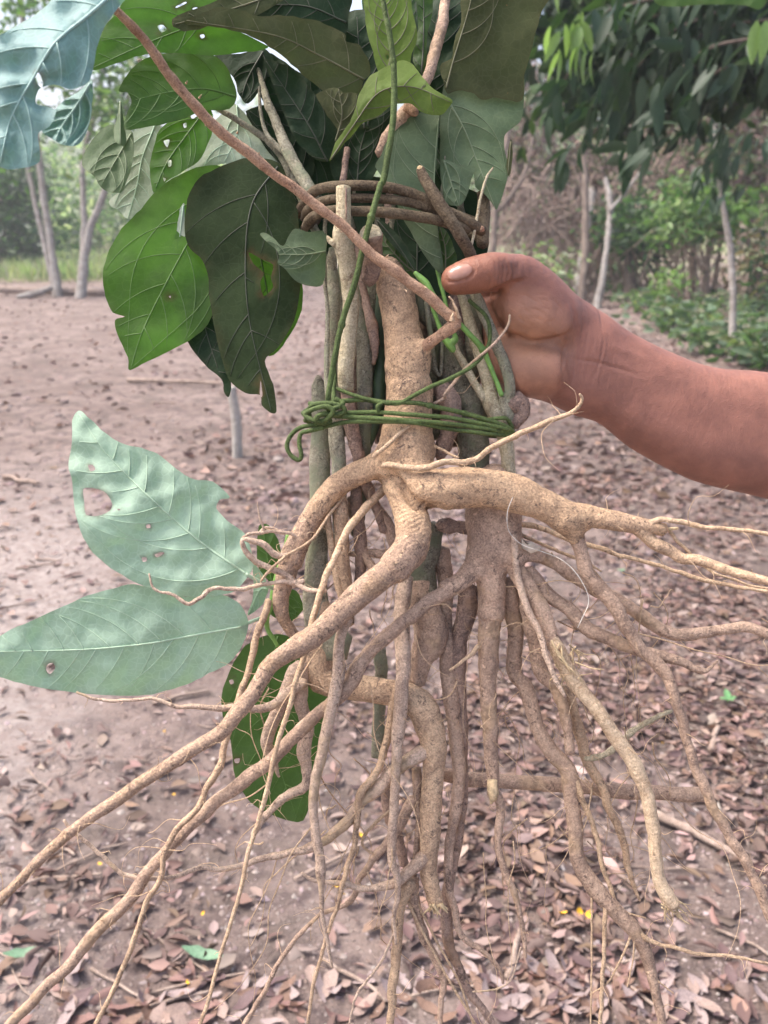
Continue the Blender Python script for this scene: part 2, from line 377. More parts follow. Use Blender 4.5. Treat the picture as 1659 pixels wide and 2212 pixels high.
def leaf(parent, fr, outline, midrib, mat, vmat, holes=(), nv=7, fold=(0, 0), curl=0.0, bulge=.12, wave=.25, res=26, rib=2.2, petiole=None, label=None, vang=.55, ragged=1.0):
    """outline and holes: traced outline points; midrib: base -> tip with depth (cm)"""
    f = FR[fr]; cv = lambda p: np.array([f[0] + p[0] * f[2], f[1] + p[1] * f[2]])
    sd_ = random.random() * 50
    poly = closed_smooth([cv(p) for p in outline])
    jit = np.array([[noise.noise(Vector((p[0] * .05, p[1] * .05, sd_))), noise.noise(Vector((p[0] * .05, p[1] * .05, sd_ + 9)))] for p in poly]); poly = poly + jit * 2.2 * ragged
    hs = [closed_smooth([cv(p) for p in h], 3) for h in holes]
    mr = px(fr, midrib); mp = np.array([p[:2] for p in catmull([(p[0], p[1]) for p in mr], 6)])
    md = np.array([p[0] for p in catmull([(p[2],) for p in mr], 6)]); ml = np.concatenate([[0], np.cumsum(np.hypot(*np.diff(mp, axis=0).T))])
    # veins
    veins = []; Lm = ml[-1]
    for i in range(nv):
        for side in (-1, 1):
            s0 = Lm * (.06 + .88 * (i + .5 * (side > 0) + random.uniform(-.28, .28)) / nv); k = min(len(mp) - 2, int(np.searchsorted(ml, s0)));
            b0 = np.array([np.interp(s0, ml, mp[:, 0]), np.interp(s0, ml, mp[:, 1])]); tg = mp[min(k + 1, len(mp) - 1)] - mp[max(0, k - 1)]; tg = tg / (np.hypot(*tg) + 1e-9); pn = np.array([-tg[1], tg[0]]) * side
            pl = [b0]; ang = vang + random.uniform(-.16, .16)
            for j in range(1, 60):
                t = min(1.25, j / 26); pt = pl[-1] + (pn * math.cos(ang + t * 1.05) + tg * math.sin(ang + t * 1.05)) * Lm * .02
                if not inside(pt[None], poly)[0] or any(inside(pt[None], h)[0] for h in hs): break
                pl.append(pt)
            if len(pl) > 3: veins.append(np.array(pl))
    lo, hi = poly.min(0), poly.max(0); Wd = max(hi - lo); st = max(3.5, Wd / res)
    gx, gy = np.meshgrid(np.arange(lo[0], hi[0], st), np.arange(lo[1], hi[1], st * .87)); gx = gx + (np.arange(gx.shape[0]) % 2)[:, None] * st / 2
    g = np.stack([gx.ravel(), gy.ravel()], 1); g += np.random.uniform(-.12, .12, g.shape) * st
    g = g[inside(g, poly)]; bd = seg_dist(g, np.vstack([poly, poly[:1]]))[0]; g = g[bd > st * .45]
    for h in hs: g = g[~inside(g, h)]
    vp = [vn[::2] for vn in veins] + [mp]; vp = np.concatenate(vp); vp = vp[inside(vp, poly)]
    if len(vp):
        vp = vp[seg_dist(vp, np.vstack([poly, poly[:1]]))[0] > 2.5]
        for h in hs: vp = vp[~inside(vp, h)] if len(vp) else vp
    if len(vp) and len(g):
        dmin = np.min(np.hypot(g[:, None, 0] - vp[None, :, 0], g[:, None, 1] - vp[None, :, 1]), axis=1); g = np.vstack([g[dmin > st * .55], vp])
    vv = [Vector(p) for p in poly]; ed = [(i, (i + 1) % len(poly)) for i in range(len(poly))]
    for h in hs:
        b = len(vv); vv += [Vector(p) for p in h]; ed += [(b + i, b + (i + 1) % len(h)) for i in range(len(h))]
    vv += [Vector(p) for p in g]
    rv, re, rf, *_ = delaunay_2d_cdt(vv, ed, [], 1, 1e-4)
    q = np.array([[v.x, v.y] for v in rv]); tri = np.array([t for t in rf if len(t) == 3])
    for h in hs: tri = tri[~inside(q[tri].mean(1), h)]
    cen = q[tri].mean(1); tri = tri[inside(cen, poly)]
    a = q[tri]; sgn = (a[:, 1, 0] - a[:, 0, 0]) * (a[:, 2, 1] - a[:, 0, 1]) - (a[:, 1, 1] - a[:, 0, 1]) * (a[:, 2, 0] - a[:, 0, 0])
    tri[sgn > 0] = tri[sgn > 0][:, ::-1]
    def depth(pp, quilt=True):
        d, s, sg, _ = seg_dist(pp, mp); dd = np.interp(s, ml, md); c = .0333
        dd = dd + np.where(sg < 0, fold[0], fold[1]) * d * c + curl * (d / (Wd * .3)) ** 2
        dd = dd + wave * np.array([noise.noise(Vector((p[0] * .011, p[1] * .011, sd_))) + .45 * noise.noise(Vector((p[0] * .03, p[1] * .03, sd_))) for p in pp])
        if quilt and bulge:
            vd = d.copy()
            for vn in veins: vd = np.minimum(vd, seg_dist(pp, vn)[0])
            dd = dd + bulge * (1 - np.exp(-(vd / (Wd * .045)) ** 2))
        return dd
    dq = depth(q); V = [P(x[0], x[1], dd) for x, dd in zip(q, dq)]
    me = mesh_py('leaf', V, [tuple(int(i) for i in t) for t in tri])
    rim = .22 * np.exp(-seg_dist(q, np.vstack([poly, poly[:1]]))[0] / 2.5)
    for h in hs: rim = np.maximum(rim, np.exp(-(seg_dist(q, np.vstack([h, h[:1]]))[0] / 3)))
    me.attributes.new('Rim', 'FLOAT', 'POINT').data.foreach_set('value', rim.astype(np.float32))
    lo_ = obj('leaf', me, M[mat], parent)
    if label: lo_['label'] = label
    ins = np.array([inside(p[None], poly)[0] and not any(inside(p[None], h)[0] for h in hs) for p in mp]); dm = depth(mp, False)
    tb = TB(); n = len(mp); run = []; runs = []
    def flush(run): runs.append(run)
    for i in range(n):
        if ins[i]: run.append((*P(mp[i][0], mp[i][1], dm[i] - .015), rib * (1.0 - .75 * i / n) / F * D0))
        else: flush(run); run = []
    flush(run); run = max(runs, key=len)
    if len(run) > 2: tb.tube(run, sides=6, knob=.03, minstep=.003)
    if tb.v: obj('midrib', tb.mesh('midrib'), M[vmat], lo_)
    tb = TB()
    for vn in veins:
        dv = depth(vn, False); m = len(vn)
        tb.tube([(*P(vn[i][0], vn[i][1], dv[i] - .012), rib * .5 * (1 - .7 * i / m) / F * D0) for i in range(0, m, 2)], sides=5, knob=0, minstep=.004)
    if tb.v: tag(obj('side_veins', tb.mesh('side_veins'), M[vmat], lo_), kind='stuff')
    if petiole:
        tb = TB(); pp = px(fr, petiole); tb.tube(w4(pp), knob=.04, wob=.1); obj('leaf_stalk', tb.mesh('leaf_stalk'), M[vmat], lo_)
    return lo_

# ------------------------------------------------------------------ scattered foliage (numpy)
def leaf_quads(pos, axis, size, width, col, fold=.25, colvar=.25):
    """each leaf: 6 points, 4 triangles folded on the midrib, bent along its length"""
    n = len(pos); axis = axis / (np.linalg.norm(axis, axis=1, keepdims=True) + 1e-9)
    rnd = np.random.normal(size=(n, 3)); side = np.cross(axis, rnd); side /= np.linalg.norm(side, axis=1, keepdims=True) + 1e-9
    nr = np.cross(axis, side); L = size[:, None]; W = (size * width)[:, None] if np.isscalar(width) else (size * width)[:, None]
    b = np.random.uniform(-.25, .25, (n, 1))
    p0 = pos; p1 = pos + axis * L * .38 + nr * L * (.02 + b * .3); p2 = pos + axis * L * .72 + nr * L * b * .25; p3 = pos + axis * L - nr * L * (.05 - b * .1)
    a1 = p1 + side * W * .5 + nr * W * fold; a2 = p1 - side * W * .5 + nr * W * fold
    c1 = p2 + side * W * .38 + nr * W * fold * .8; c2 = p2 - side * W * .38 + nr * W * fold * .8
    V = np.stack([p0, a1, c1, p3, c2, a2, p1, p2], 1).reshape(-1, 3)
    t = np.array([[0, 1, 6], [1, 2, 6], [2, 7, 6], [2, 3, 7], [3, 4, 7], [4, 5, 6], [4, 6, 7], [5, 0, 6]])
    T = (np.arange(n)[:, None, None] * 8 + t).reshape(-1, 3)
    cc = col * np.random.uniform(1 - colvar, 1 + colvar, (n, 1)); C = np.repeat(cc, 8, 0)
    return V, T, C
def pick(pal, n, wts=None):
    pal = np.array(pal, float); i = np.random.choice(len(pal), n, p=wts); return pal[i] * np.random.uniform(.8, 1.2, (n, 1)) * np.random.uniform(.95, 1.05, (n, 3))
def clumps(cent, rad, n, spread):
    c = np.asarray(cent)[np.random.randint(len(cent), size=n)]; return c + np.random.normal(size=(n, 3)) * np.asarray(rad) * spread
def crown_mesh(name, pos, size, pal, droop=-.4, width=.42, wts=None, axis=None):
    n = len(pos); ax = np.random.normal(size=(n, 3)); ax[:, 2] = ax[:, 2] * .6 + droop
    if axis is not None: ax = ax * .5 + axis
    V, T, C = leaf_quads(pos, ax, np.random.uniform(.65, 1.25, n) * size, width, pick(pal, n, wts)); return mesh_np(name, V, T, C)

# ================================================================== THE SETTING
def gheight(x, y):
    h = .012 * noise.noise(Vector((x * 2.3, y * 2.3, 0))) + .02 * noise.noise(Vector((x * .7, y * .7, 4))) if y < 30 else 0
    far = max(0, math.hypot(x, y) - 34)
    if y > 0: h += min(14, far * .16) * (1 if x > -6 else .75) * min(1, far / 10)
    return h
xs = np.sign(np.linspace(-1, 1, 121)) * (np.abs(np.linspace(-1, 1, 121)) ** 3.2) * 320 + np.linspace(-1, 1, 121) * 5
ys = np.concatenate([[-300, -80, -25, -10, -4, -2, -1], np.linspace(0, 1, 150) ** 3 * 340])
gv = [(x, y, gheight(x, y)) for y in ys for x in xs]
nx = len(xs)
gf = [(j * nx + i, j * nx + i + 1, (j + 1) * nx + i + 1, (j + 1) * nx + i) for j in range(len(ys) - 1) for i in range(nx - 1)]
m, nt, bs, out = new_mat('bare_soil')
tc = nt.nodes.new('ShaderNodeTexCoord'); sep = nt.nodes.new('ShaderNodeSeparateXYZ'); nt.links.new(tc.outputs['Object'], sep.inputs[0])
c = mixc(nt, ramp(nt, nz(nt, 1.3, 6, .6), .35, .65), (.245, .185, .162), (.35, .272, .242))
c = mixc(nt, ramp(nt, nz(nt, 4, 6, .7, dist=.6), .48, .62), c, (.19, .15, .13))
c = mixc(nt, ramp(nt, nz(nt, 11, 6, .7), .45, .66), c, (.155, .118, .112))
c = mixc(nt, ramp(nt, nz(nt, 60, 5, .7), .54, .75), c, (.36, .30, .285))
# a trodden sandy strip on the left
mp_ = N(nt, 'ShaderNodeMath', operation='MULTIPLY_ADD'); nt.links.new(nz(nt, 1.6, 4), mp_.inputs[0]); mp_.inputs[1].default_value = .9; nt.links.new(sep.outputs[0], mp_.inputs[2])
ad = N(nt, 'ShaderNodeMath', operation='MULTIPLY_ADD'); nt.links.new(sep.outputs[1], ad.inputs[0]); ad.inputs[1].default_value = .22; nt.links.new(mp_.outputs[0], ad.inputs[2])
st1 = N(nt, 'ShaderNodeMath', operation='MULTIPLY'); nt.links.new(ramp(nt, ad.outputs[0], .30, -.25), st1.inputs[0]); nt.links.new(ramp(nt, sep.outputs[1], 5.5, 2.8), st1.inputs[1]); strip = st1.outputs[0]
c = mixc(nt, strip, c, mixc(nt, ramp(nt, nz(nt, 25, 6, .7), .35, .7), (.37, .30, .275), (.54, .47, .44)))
# dry pale meadow far off
fm = ramp(nt, sep.outputs[1], 19, 26); c = mixc(nt, fm, c, mixc(nt, ramp(nt, nz(nt, .4, 5), .4, .6), (.36, .29, .24), (.30, .33, .17)))
fh = ramp(nt, sep.outputs[1], 34, 44); c = mixc(nt, fh, c, (.10, .13, .06))
nt.links.new(c, bs.inputs['Base Color']); bs.inputs['Roughness'].default_value = .95; bs.inputs['Specular IOR Level'].default_value = .15
c2_ = None; bump(nt, bs, nz(nt, 12, 6, .75), 1.0, .05); bump(nt, bs, nz(nt, 80, 6, .75), 1.0, .012)
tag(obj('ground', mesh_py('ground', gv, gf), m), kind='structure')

# ---- soil crumbs and chips: nobody could count them
def crumbs(n):
    u = np.random.uniform(-150, 1800, n); vv = 2300 - 1500 * np.random.uniform(0, 1, n) ** .8
    pos = np.array([gnd(a, b) for a, b in zip(u, vv)]); s = np.random.uniform(.001, .006, n) * np.random.uniform(.4, 1.4, n) * np.where(np.random.random(n) < .04, 2.6, 1)
    o = np.array([[1, 0, 0], [0, 1, 0], [-1, 0, 0], [0, -1, 0], [0, 0, .9], [0, 0, -.6]])
    V = pos[:, None] + (o * np.random.uniform(.5, 1.3, (n, 6, 1)) + np.random.normal(size=(n, 6, 3)) * .2) * s[:, None, None]
    V[:, :, 2] += np.array([gheight(p[0], p[1]) for p in pos])[:, None]
    t = np.array([[0, 1, 4], [1, 2, 4], [2, 3, 4], [3, 0, 4]]); T = (np.arange(n)[:, None, None] * 6 + t).reshape(-1, 3)
    C = np.repeat(pick([(.25, .195, .18), (.31, .25, .235), (.17, .13, .12), (.36, .30, .285)], n), 6, 0)
    return mesh_np('soil_crumbs', V.reshape(-1, 3), T, C, True)
def clods(n):
    u = np.random.uniform(-150, 1800, n); vv = 1250 - 580 * np.random.uniform(0, 1, n); pos = np.array([gnd(a, b_) for a, b_ in zip(u, vv)]); keep = np.array([noise.noise(Vector((p[0] * .9, p[1] * .9, 5))) + .25 > random.random() * .9 for p in pos]); pos = pos[keep]; n = len(pos)
    ph = np.array([(math.cos(a) * math.cos(e), math.sin(a) * math.cos(e), math.sin(e)) for e in (-.4, .35, .95) for a in np.linspace(0, 2 * math.pi, 7)[:-1] + e] + [(0, 0, 1)])
    V = pos[:, None] + ph * np.random.uniform(.75, 1.2, (n, 19, 1)) * (np.random.gamma(2, .0055, (n, 1, 1)) * np.array([1.2, 1.2, .6])); V[:, :, 2] += np.array([gheight(p[0], p[1]) for p in pos])[:, None]
    t = [[r * 6 + k, r * 6 + (k + 1) % 6, r * 6 + 6 + k] for r in (0, 1) for k in range(6)] + [[r * 6 + (k + 1) % 6, r * 6 + 6 + (k + 1) % 6, r * 6 + 6 + k] for r in (0, 1) for k in range(6)] + [[12 + k, 12 + (k + 1) % 6, 18] for k in range(6)]
    T = (np.arange(n)[:, None, None] * 19 + np.array(t)).reshape(-1, 3); C = np.repeat(pick([(.215, .165, .155), (.28, .222, .208), (.18, .137, .128)], n), 19, 0)
    return mesh_np('soil_clods', V.reshape(-1, 3), T, C, True)
tag(obj('soil_clods', clods(5000), M['litter']), 'lumps of dry soil scattered over the bare ground', 'soil', kind='stuff')
tag(obj('soil_crumbs', crumbs(20000), M['litter']), 'small crumbs of reddish soil and grit on the ground', 'grit', kind='stuff')

# ---- leaf litter
BR = [(.185, .118, .098), (.22, .148, .125), (.135, .088, .078), (.26, .185, .16), (.27, .205, .182), (.19, .125, .09), (.105, .072, .067), (.155, .10, .086)]
def litter_ok(p):
    # thick under the trees on the right, thin on the trodden left
    e = p.x + .22 * p.y + .5 * noise.noise(Vector((p.x * 1.2, p.y * 1.2, 2)))
    d = min(1, max(0.15, .22 + e * .5)); return random.random() < d * (.12 + 1.25 * max(0, min(1, noise.noise(Vector((p.x * 2.1, p.y * 2.1, 9))) * 1.1 + .5)))
LP = []
while len(LP) < 27000:
    u = random.uniform(-420, 2150); v = 2320 - 1660 * random.random() ** .55
    p = gnd(u, v)
    if litter_ok(p): LP.append((p, u, v))
LP.sort(key=lambda t: t[0].y)
def flat_leaf_mesh(name, mat, L, W, curlA, curlB, seed):
    rn = random.Random(seed); ns = 6; V = []; Fc = []
    for i in range(ns + 1):
        t = i / ns; hw = W * .5 * (math.sin(math.pi * min(1, t * .97 + .03)) ** .75) * (1 - .2 * t); z = curlA * L * (t - .5) ** 2 * 4 + rn.uniform(-.02, .02) * L
        for s in (-1, 0, 1): V.append(((t - .5) * L, s * hw + rn.uniform(-.08, .08) * W, z + (abs(s) * curlB * hw) + rn.uniform(-.015, .015) * L + .003))
    for i in range(ns):
        for s in (0, 1): a = i * 3 + s; Fc.append((a, a + 1, a + 4, a + 3))
    me = mesh_py(name, V, Fc); me.materials.append(mat); return me
drymats = []
for nm, cc in (('reddish brown', (.205, .122, .106)), ('dark purplish brown', (.125, .082, .082)), ('tan', (.28, .205, .175)), ('greyish pink', (.28, .22, .21)), ('chestnut', (.18, .112, .082))):
    mm_ = leafmat('dry_leaf_' + nm.replace(' ', '_'), cc, (.25, .10, .03), .1, .6, .3, .3); drymats.append((nm, mm_))
variants = []
for nm, mm_ in drymats:
    for k in range(4):
        variants.append((nm, flat_leaf_mesh('fallen_leaf', mm_, 1, random.choice((.36, .45, .52)), random.uniform(-.08, .18), random.uniform(-.4, .6), k * 7 + len(nm))))
vis = [t for t in LP if -20 < t[1] < 1680 and t[2] < 2225]
solo = set(id(t) for t in vis[:300])
lab = {'reddish brown': 'reddish brown dry leaf lying flat in the litter', 'dark purplish brown': 'dark purplish brown dry leaf lying in the litter',
       'tan': 'tan dry leaf fallen on the soil', 'greyish pink': 'pale greyish pink dry leaf fallen on the soil', 'chestnut': 'warm chestnut brown dry leaf in the litter'}
for t in vis[:300]:
    nm, me = random.choice(variants); o = obj('fallen_leaf', me); s = random.uniform(.028, .066)
    o.location = (t[0].x, t[0].y, gheight(t[0].x, t[0].y) + .004 + random.random() * .008); o.scale = (s, s, s)
    o.rotation_euler = (random.gauss(0, .35), random.gauss(0, .35), random.random() * 6.28)
    tag(o, lab[nm], 'leaf', 'dry leaves fallen on the ground')
rest = [t[0] for t in LP if id(t) not in solo]; n = len(rest)
pos = np.array([(p.x, p.y, gheight(p.x, p.y) + .004 + random.random() * .014) for p in rest]); ax = np.random.normal(size=(n, 3)); ax[:, 2] *= .22
V, T, C = leaf_quads(pos, ax, np.random.uniform(.010, .056, n) * (1 + .05 * pos[:, 1]), np.random.uniform(.25, .62, n), pick(BR, n), .34, .35)
# keep blades lying rather than standing: squash height about each leaf's own base
Vr = V.reshape(n, 8, 3); zb = pos[:, None, 2]; Vr[:, :, 2] = zb + np.abs(Vr[:, :, 2] - zb) * .5; V = Vr.reshape(-1, 3)
tag(obj('leaf_litter', mesh_np('leaf_litter', V, T, C), M['litter']), 'mass of small brown dry leaves covering the ground', 'leaf litter', kind='stuff')
# far litter as larger flecks
pos = []
while len(pos) < 28000:
    x, y = random.uniform(-11, 19), 4 + 20 * random.random() ** 1.5; p = Vector((x, y, 0))
    if litter_ok(Vector((x * .5 + 1.1, y * .1, 0))): pos.append((x, y, gheight(x, y) + .01))
pos = np.array(pos); n = len(pos); ax = np.random.normal(size=(n, 3)); ax[:, 2] *= .2
V, T, C = leaf_quads(pos, ax, np.random.uniform(.02, .10, n), np.random.uniform(.25, .6, n), pick(BR, n), .2, .35)
tag(obj('far_leaf_litter', mesh_np('far_leaf_litter', V, T, C), M['litter']), 'dry leaves strewn over the far ground', 'leaf litter', kind='stuff')

# ---- petals, green fallen leaves, twigs
pm = plain('yellow_petal', (.75, .42, .02), .6, .2, 100); gm = leafmat('fallen_green_leaf', (.16, .28, .17), (.1, .3, .05), .2)
pet = flat_leaf_mesh('petal', pm, 1, .6, .25, .5, 3); grn = flat_leaf_mesh('green_leaf', gm, 1, .3, .1, .3, 5)
for (u, v, s) in ((1214, 1996, .022), (1250, 1994, .022), (1270, 1999, .024), (1075, 1560, .012), (218, 1878, .012), (355, 1587, .012), (375, 1722, .01), (405, 2130, .011), (440, 1980, .01), (780, 1815, .014), (990, 1185, .012), (725, 1925, .02), (1430, 1620, .012), (740, 1940, .016)):
    o = obj('yellow_petal', pet); p = gnd(u, v); o.location = (p.x, p.y, gheight(p.x, p.y) + .015); o.scale = (s, s, s); o.rotation_euler = (random.gauss(0, .4), random.gauss(0, .4), random.random() * 6)
    tag(o, 'small yellow petal lying on the leaf litter', 'petal', 'yellow petals on the ground')
for (u, v, s, a, l) in ((440, 2072, .085, -.15, 'long grey green fallen leaf below the left roots'), (52, 2075, .07, .3, 'dull green fallen leaf on the pale soil at left'), (1340, 1240, .05, .5, 'fresh green fallen leaf under the forearm')):
    o = obj('green_fallen_leaf', grn); p = gnd(u, v); o.location = (p.x, p.y, gheight(p.x, p.y) + .02); o.scale = (s, s, s); o.rotation_euler = (.2, .1, a); tag(o, l, 'leaf')
tw = 0
def ground_twig(u, v, L, r, a, label, name='fallen_twig', mat='twigdry', group='dry twigs lying on the ground'):
    p = gnd(u, v); z = gheight(p.x, p.y); pts = []
    for k in range(5):
        t = k / 4 - .5; pts.append((math.cos(a) * L * t + random.gauss(0, .02) * L, math.sin(a) * L * t + random.gauss(0, .02) * L, r + random.random() * r * .6, r * (1 - .3 * k / 4)))
    tb = TB(); tb.tube(pts, sides=7, knob=.1, minstep=.01); o = obj(name, tb.mesh(name), M[mat]); o.location = (p.x, p.y, z + .004); tag(o, label, 'twig', group); return o
def zone(u, v): return 'thin dry twig lying ' + ('far off on the bare soil' if v < 1000 else 'on the ground in the middle distance' if v < 1500 else 'in the near litter') + (' left of the roots' if u < 560 else ' behind the hanging roots' if u < 1100 else ' right of the roots')
for k in range(60):
    v = 2250 - 1400 * random.random() ** .9; u = random.uniform(0, 1659); d = gdep(u, v)
    ground_twig(u, v, random.uniform(.06, .22) * (1 + .12 * d), random.uniform(.0015, .0042) * (1 + .1 * d), random.uniform(-.9, .9), zone(u, v))
for (u, v, L, r, a, l) in ((1490, 1815, .24, .012, -.75, 'pale split stick lying right of the torn root'), (1540, 1600, .16, .009, 1.1, 'dark stick on the litter at right'), (375, 832, .9, .022, -.25, 'long weathered stick on bare soil left of the bundle'),
                           (390, 1510, .16, .006, .45, 'straight dry stick below the pale leaves'), (45, 1045, .28, .014, -.5, 'pale dry stick at left edge on the soil'), (1110, 2080, .12, .008, 1.2, 'short dry stick at bottom right'), (1330, 935, .5, .01, .5, 'forked looking dry twig under the forearm')):
    ground_twig(u, v, L, r, a, l, group=None) if False else tag(ground_twig(u, v, L, r, a, l, 'dry_stick'), l)
# ---- wooden stake with lichen
b = gnd(512, 990); dep = gdep(512, 990)
tb = TB(); top = at(508, 826, dep); tb.tube([(b.x, b.y, -.05, .031), (b.x + .01, b.y, top.z * .5, .030), (top.x, b.y, top.z, .026)], sides=14, knob=.08, flat=True)
M['stake'] = bark('pale_lichen_stake', (.40, .37, .32), (.56, .53, .48), (.18, .15, .12), .6, bumpd=.004, sc=.5)
tag(obj('stake', tb.mesh('stake'), M['stake']), 'pale lichen covered stake standing in the soil left of the bundle', 'stake')
# ---- log and planks far left
lb = thing('fallen_log', 'weathered log lying on the soil behind the left trees', 'log', gnd(50, 640))
tb = TB(); d = gdep(60, 640); tb.tube([(*at(-140, 618, d), .06), (*at(60, 628, d), .07), (*at(225, 632, d), .06)], sides=12); obj('trunk', tb.mesh('trunk'), M['twigdry'], lb)
tb = TB(); d = gdep(80, 645); tb.tube([(*at(38, 642, d), .05), (*at(80, 634, d), .07), (*at(112, 622, d), .05)], sides=12); tag(obj('pale_log', tb.mesh('pale_log'), M['trunkpale']), 'short pale log propped beside the left tree trunks', 'log')

# ================================================================== TREES
def tree(name, label, trunks, mat, crown=None, group=None, base=None, cat='tree', limbs=0):
    """trunks: list of (depth, [(u, v, r_px)...]) base first; crown: (positions, size, palette, kw)"""
    d0, t0 = trunks[0]; bp = at(t0[0][0], t0[0][1], d0)
    t = thing(name, label, cat, (bp.x, bp.y, 0) if base is None else base, group)
    for d, pts in trunks:
        tb = TB(); q = [(*at(u, v, d * (1 + (i * .006))), r * d / F) for i, (u, v, r) in enumerate(pts)]
        if d is d0 or True: q[0] = (q[0][0], q[0][1], q[0][2] - .05, q[0][3] * 1.15)
        tb.tube(q, sides=10, knob=.10, wob=.25, minstep=.04); obj('trunk', tb.mesh('trunk'), M[mat], t)
    if crown is not None:
        for pos_, size, pal, kw in crown:
            mt = kw.pop('mat', 'foliage'); obj('crown', crown_mesh('crown', pos_, size, pal, **kw), M[mt], t)
    return t
def region(cells, n, clump=14, spread=.25):
    """cells: (u, v, ru, rv, depth, rdepth, weight) -> leaf positions gathered in clumps"""
    ww = np.array([c[6] for c in cells], float); ww /= ww.sum(); out = []
    for _ in range(max(1, n // clump)):
        c = cells[np.random.choice(len(cells), p=ww)]; d = c[4] + random.gauss(0, 1) * c[5]
        ctr = np.array(at(c[0] + random.gauss(0, .5) * c[2], c[1] + random.gauss(0, .5) * c[3], d))
        out.append(ctr + np.random.normal(size=(clump, 3)) * spread * np.array([1, 1, .7]))
    return np.concatenate(out)
GD = [(.035, .075, .03), (.05, .10, .035), (.025, .055, .03)]; GM = [(.07, .15, .04), (.10, .19, .05), (.05, .11, .035)]; GL = [(.14, .23, .07), (.19, .28, .09), (.11, .18, .06)]
GY = [(.33, .37, .25), (.27, .33, .22), (.37, .39, .28)]; BRN = [(.13, .085, .07), (.17, .115, .095), (.09, .06, .05), (.11, .10, .045), (.22, .16, .13), (.10, .12, .05)]  # GY: greens paled so that haze is painted into the far crowns
# far wood: reads as one mass
cells = []
for u in range(-1500, 3400, 90): cells.append((u, 420, 90, 120, 46, 4, 1)); cells.append((u, 300, 90, 160, 54, 5, .9 if u > 900 else .12))
pos = region(cells, 30000, 20, .9)
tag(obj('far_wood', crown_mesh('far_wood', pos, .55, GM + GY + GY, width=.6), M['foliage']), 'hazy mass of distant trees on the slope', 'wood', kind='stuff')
# meadow grass at left
gp = []
for _ in range(5000):
    u = random.uniform(-150, 420); v = random.uniform(535, 612); p = gnd(u, v); gp.append((p.x + random.gauss(0, .3), p.y, gheight(p.x, p.y)))
gp = np.array(gp); n = len(gp); ax = np.random.normal(size=(n, 3)) * .35; ax[:, 2] = 1
V, T, C = leaf_quads(gp, ax, np.random.uniform(.25, .6, n), .12, pick([(.25, .31, .17), (.30, .34, .20), (.36, .35, .26)], n))
tag(obj('meadow_grass', mesh_np('meadow_grass', V, T, C), M['foliage']), 'bright green grass in the clearing behind the left trees', 'grass', kind='stuff')
# left trees
d1 = gdep(125, 642)
tree('slender_tree', 'slender pale tree with two leaning stems at far left', [(d1, [(125, 642, 10), (112, 545, 8.5), (97, 440, 8), (82, 330, 7.5), (60, 150, 7), (40, -60, 6)]), (d1 * 1.01, [(120, 640, 6), (100, 545, 6), (78, 450, 5.5), (58, 350, 5.5), (20, 180, 5)])], 'trunkpale',
     [(region([(30, 60, 180, 140, d1, 1.2, 1), (-60, 200, 120, 160, d1, 1.2, 1), (120, -40, 160, 80, d1, 1, 1)], 1500, 16, .35), .2, GD + GM + GL, {})])
d2 = gdep(175, 645)
tree('forked_tree', 'slender pale forked tree beside the green hanging leaves', [(d2, [(175, 645, 11), (180, 570, 10), (196, 490, 8.5), (226, 410, 7.5), (262, 280, 7), (300, 120, 5)]), (d2 * 1.01, [(178, 575, 7.5), (182, 480, 7), (180, 350, 6.5), (215, 200, 6), (235, 40, 5)])], 'trunkpale',
     [(region([(240, 210, 70, 110, d2, 1.0, 1.6), (330, 80, 160, 120, d2, 1.2, 1), (150, 60, 120, 90, d2, 1, .6)], 1900, 14, .32), .19, GD + GM + GL, {})])
d3 = 24
tree('dark_tree', 'dark bushy tree at the left edge behind the pale trunks', [(d3, [(-10, 590, 12), (0, 500, 11), (10, 400, 8)])], 'trunkdark', [(region([(20, 430, 70, 90, d3, .8, 1), (50, 520, 60, 50, d3, .8, .8), (-60, 460, 90, 130, d3, .8, 1), (30, 380, 40, 30, d3, .6, .5)], 3200, 16, .4), .26, GD, {})])
for (u, v, ru, rv, d, lb_) in ((150, 470, 60, 60, 33, 'rounded pale green tree in the clearing behind the left trunks'), (300, 440, 90, 80, 36, 'hazy green tree beyond the hanging leaves'), (60, 385, 70, 40, 38, 'pale tall tree rising behind the dark bushy tree'), (640, 480, 100, 90, 34, 'green tree behind the leaf bundle')):
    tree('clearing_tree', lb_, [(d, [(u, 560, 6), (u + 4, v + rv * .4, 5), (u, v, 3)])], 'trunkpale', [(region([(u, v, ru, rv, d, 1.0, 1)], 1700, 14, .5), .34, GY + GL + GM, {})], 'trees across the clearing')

for (u, v, ru, rv, d, lb_) in ((1900, 330, 120, 120, 17, 'broad green tree beyond the right edge of the view'), (2250, 350, 130, 120, 19, 'second broad tree further beyond the right edge'), (2650, 360, 140, 120, 21, 'farthest broad tree beyond the right edge'), (-420, 380, 120, 110, 22, 'green tree beyond the left edge of the view')):
    gv_ = 480 + F * CH / d * .97; tree('clearing_tree', lb_, [(d, [(u, gv_, 11), (u + 6, v + rv * .5, 9), (u, v, 5)])], 'trunkdark', [(region([(u, v, ru, rv, d, 1.0, 1), (u, v + 70, ru, rv * .6, d, .8, .6)], 1500, 14, .5), .3, GM + GD + [(.12, .13, .07)], {})], 'trees across the clearing')
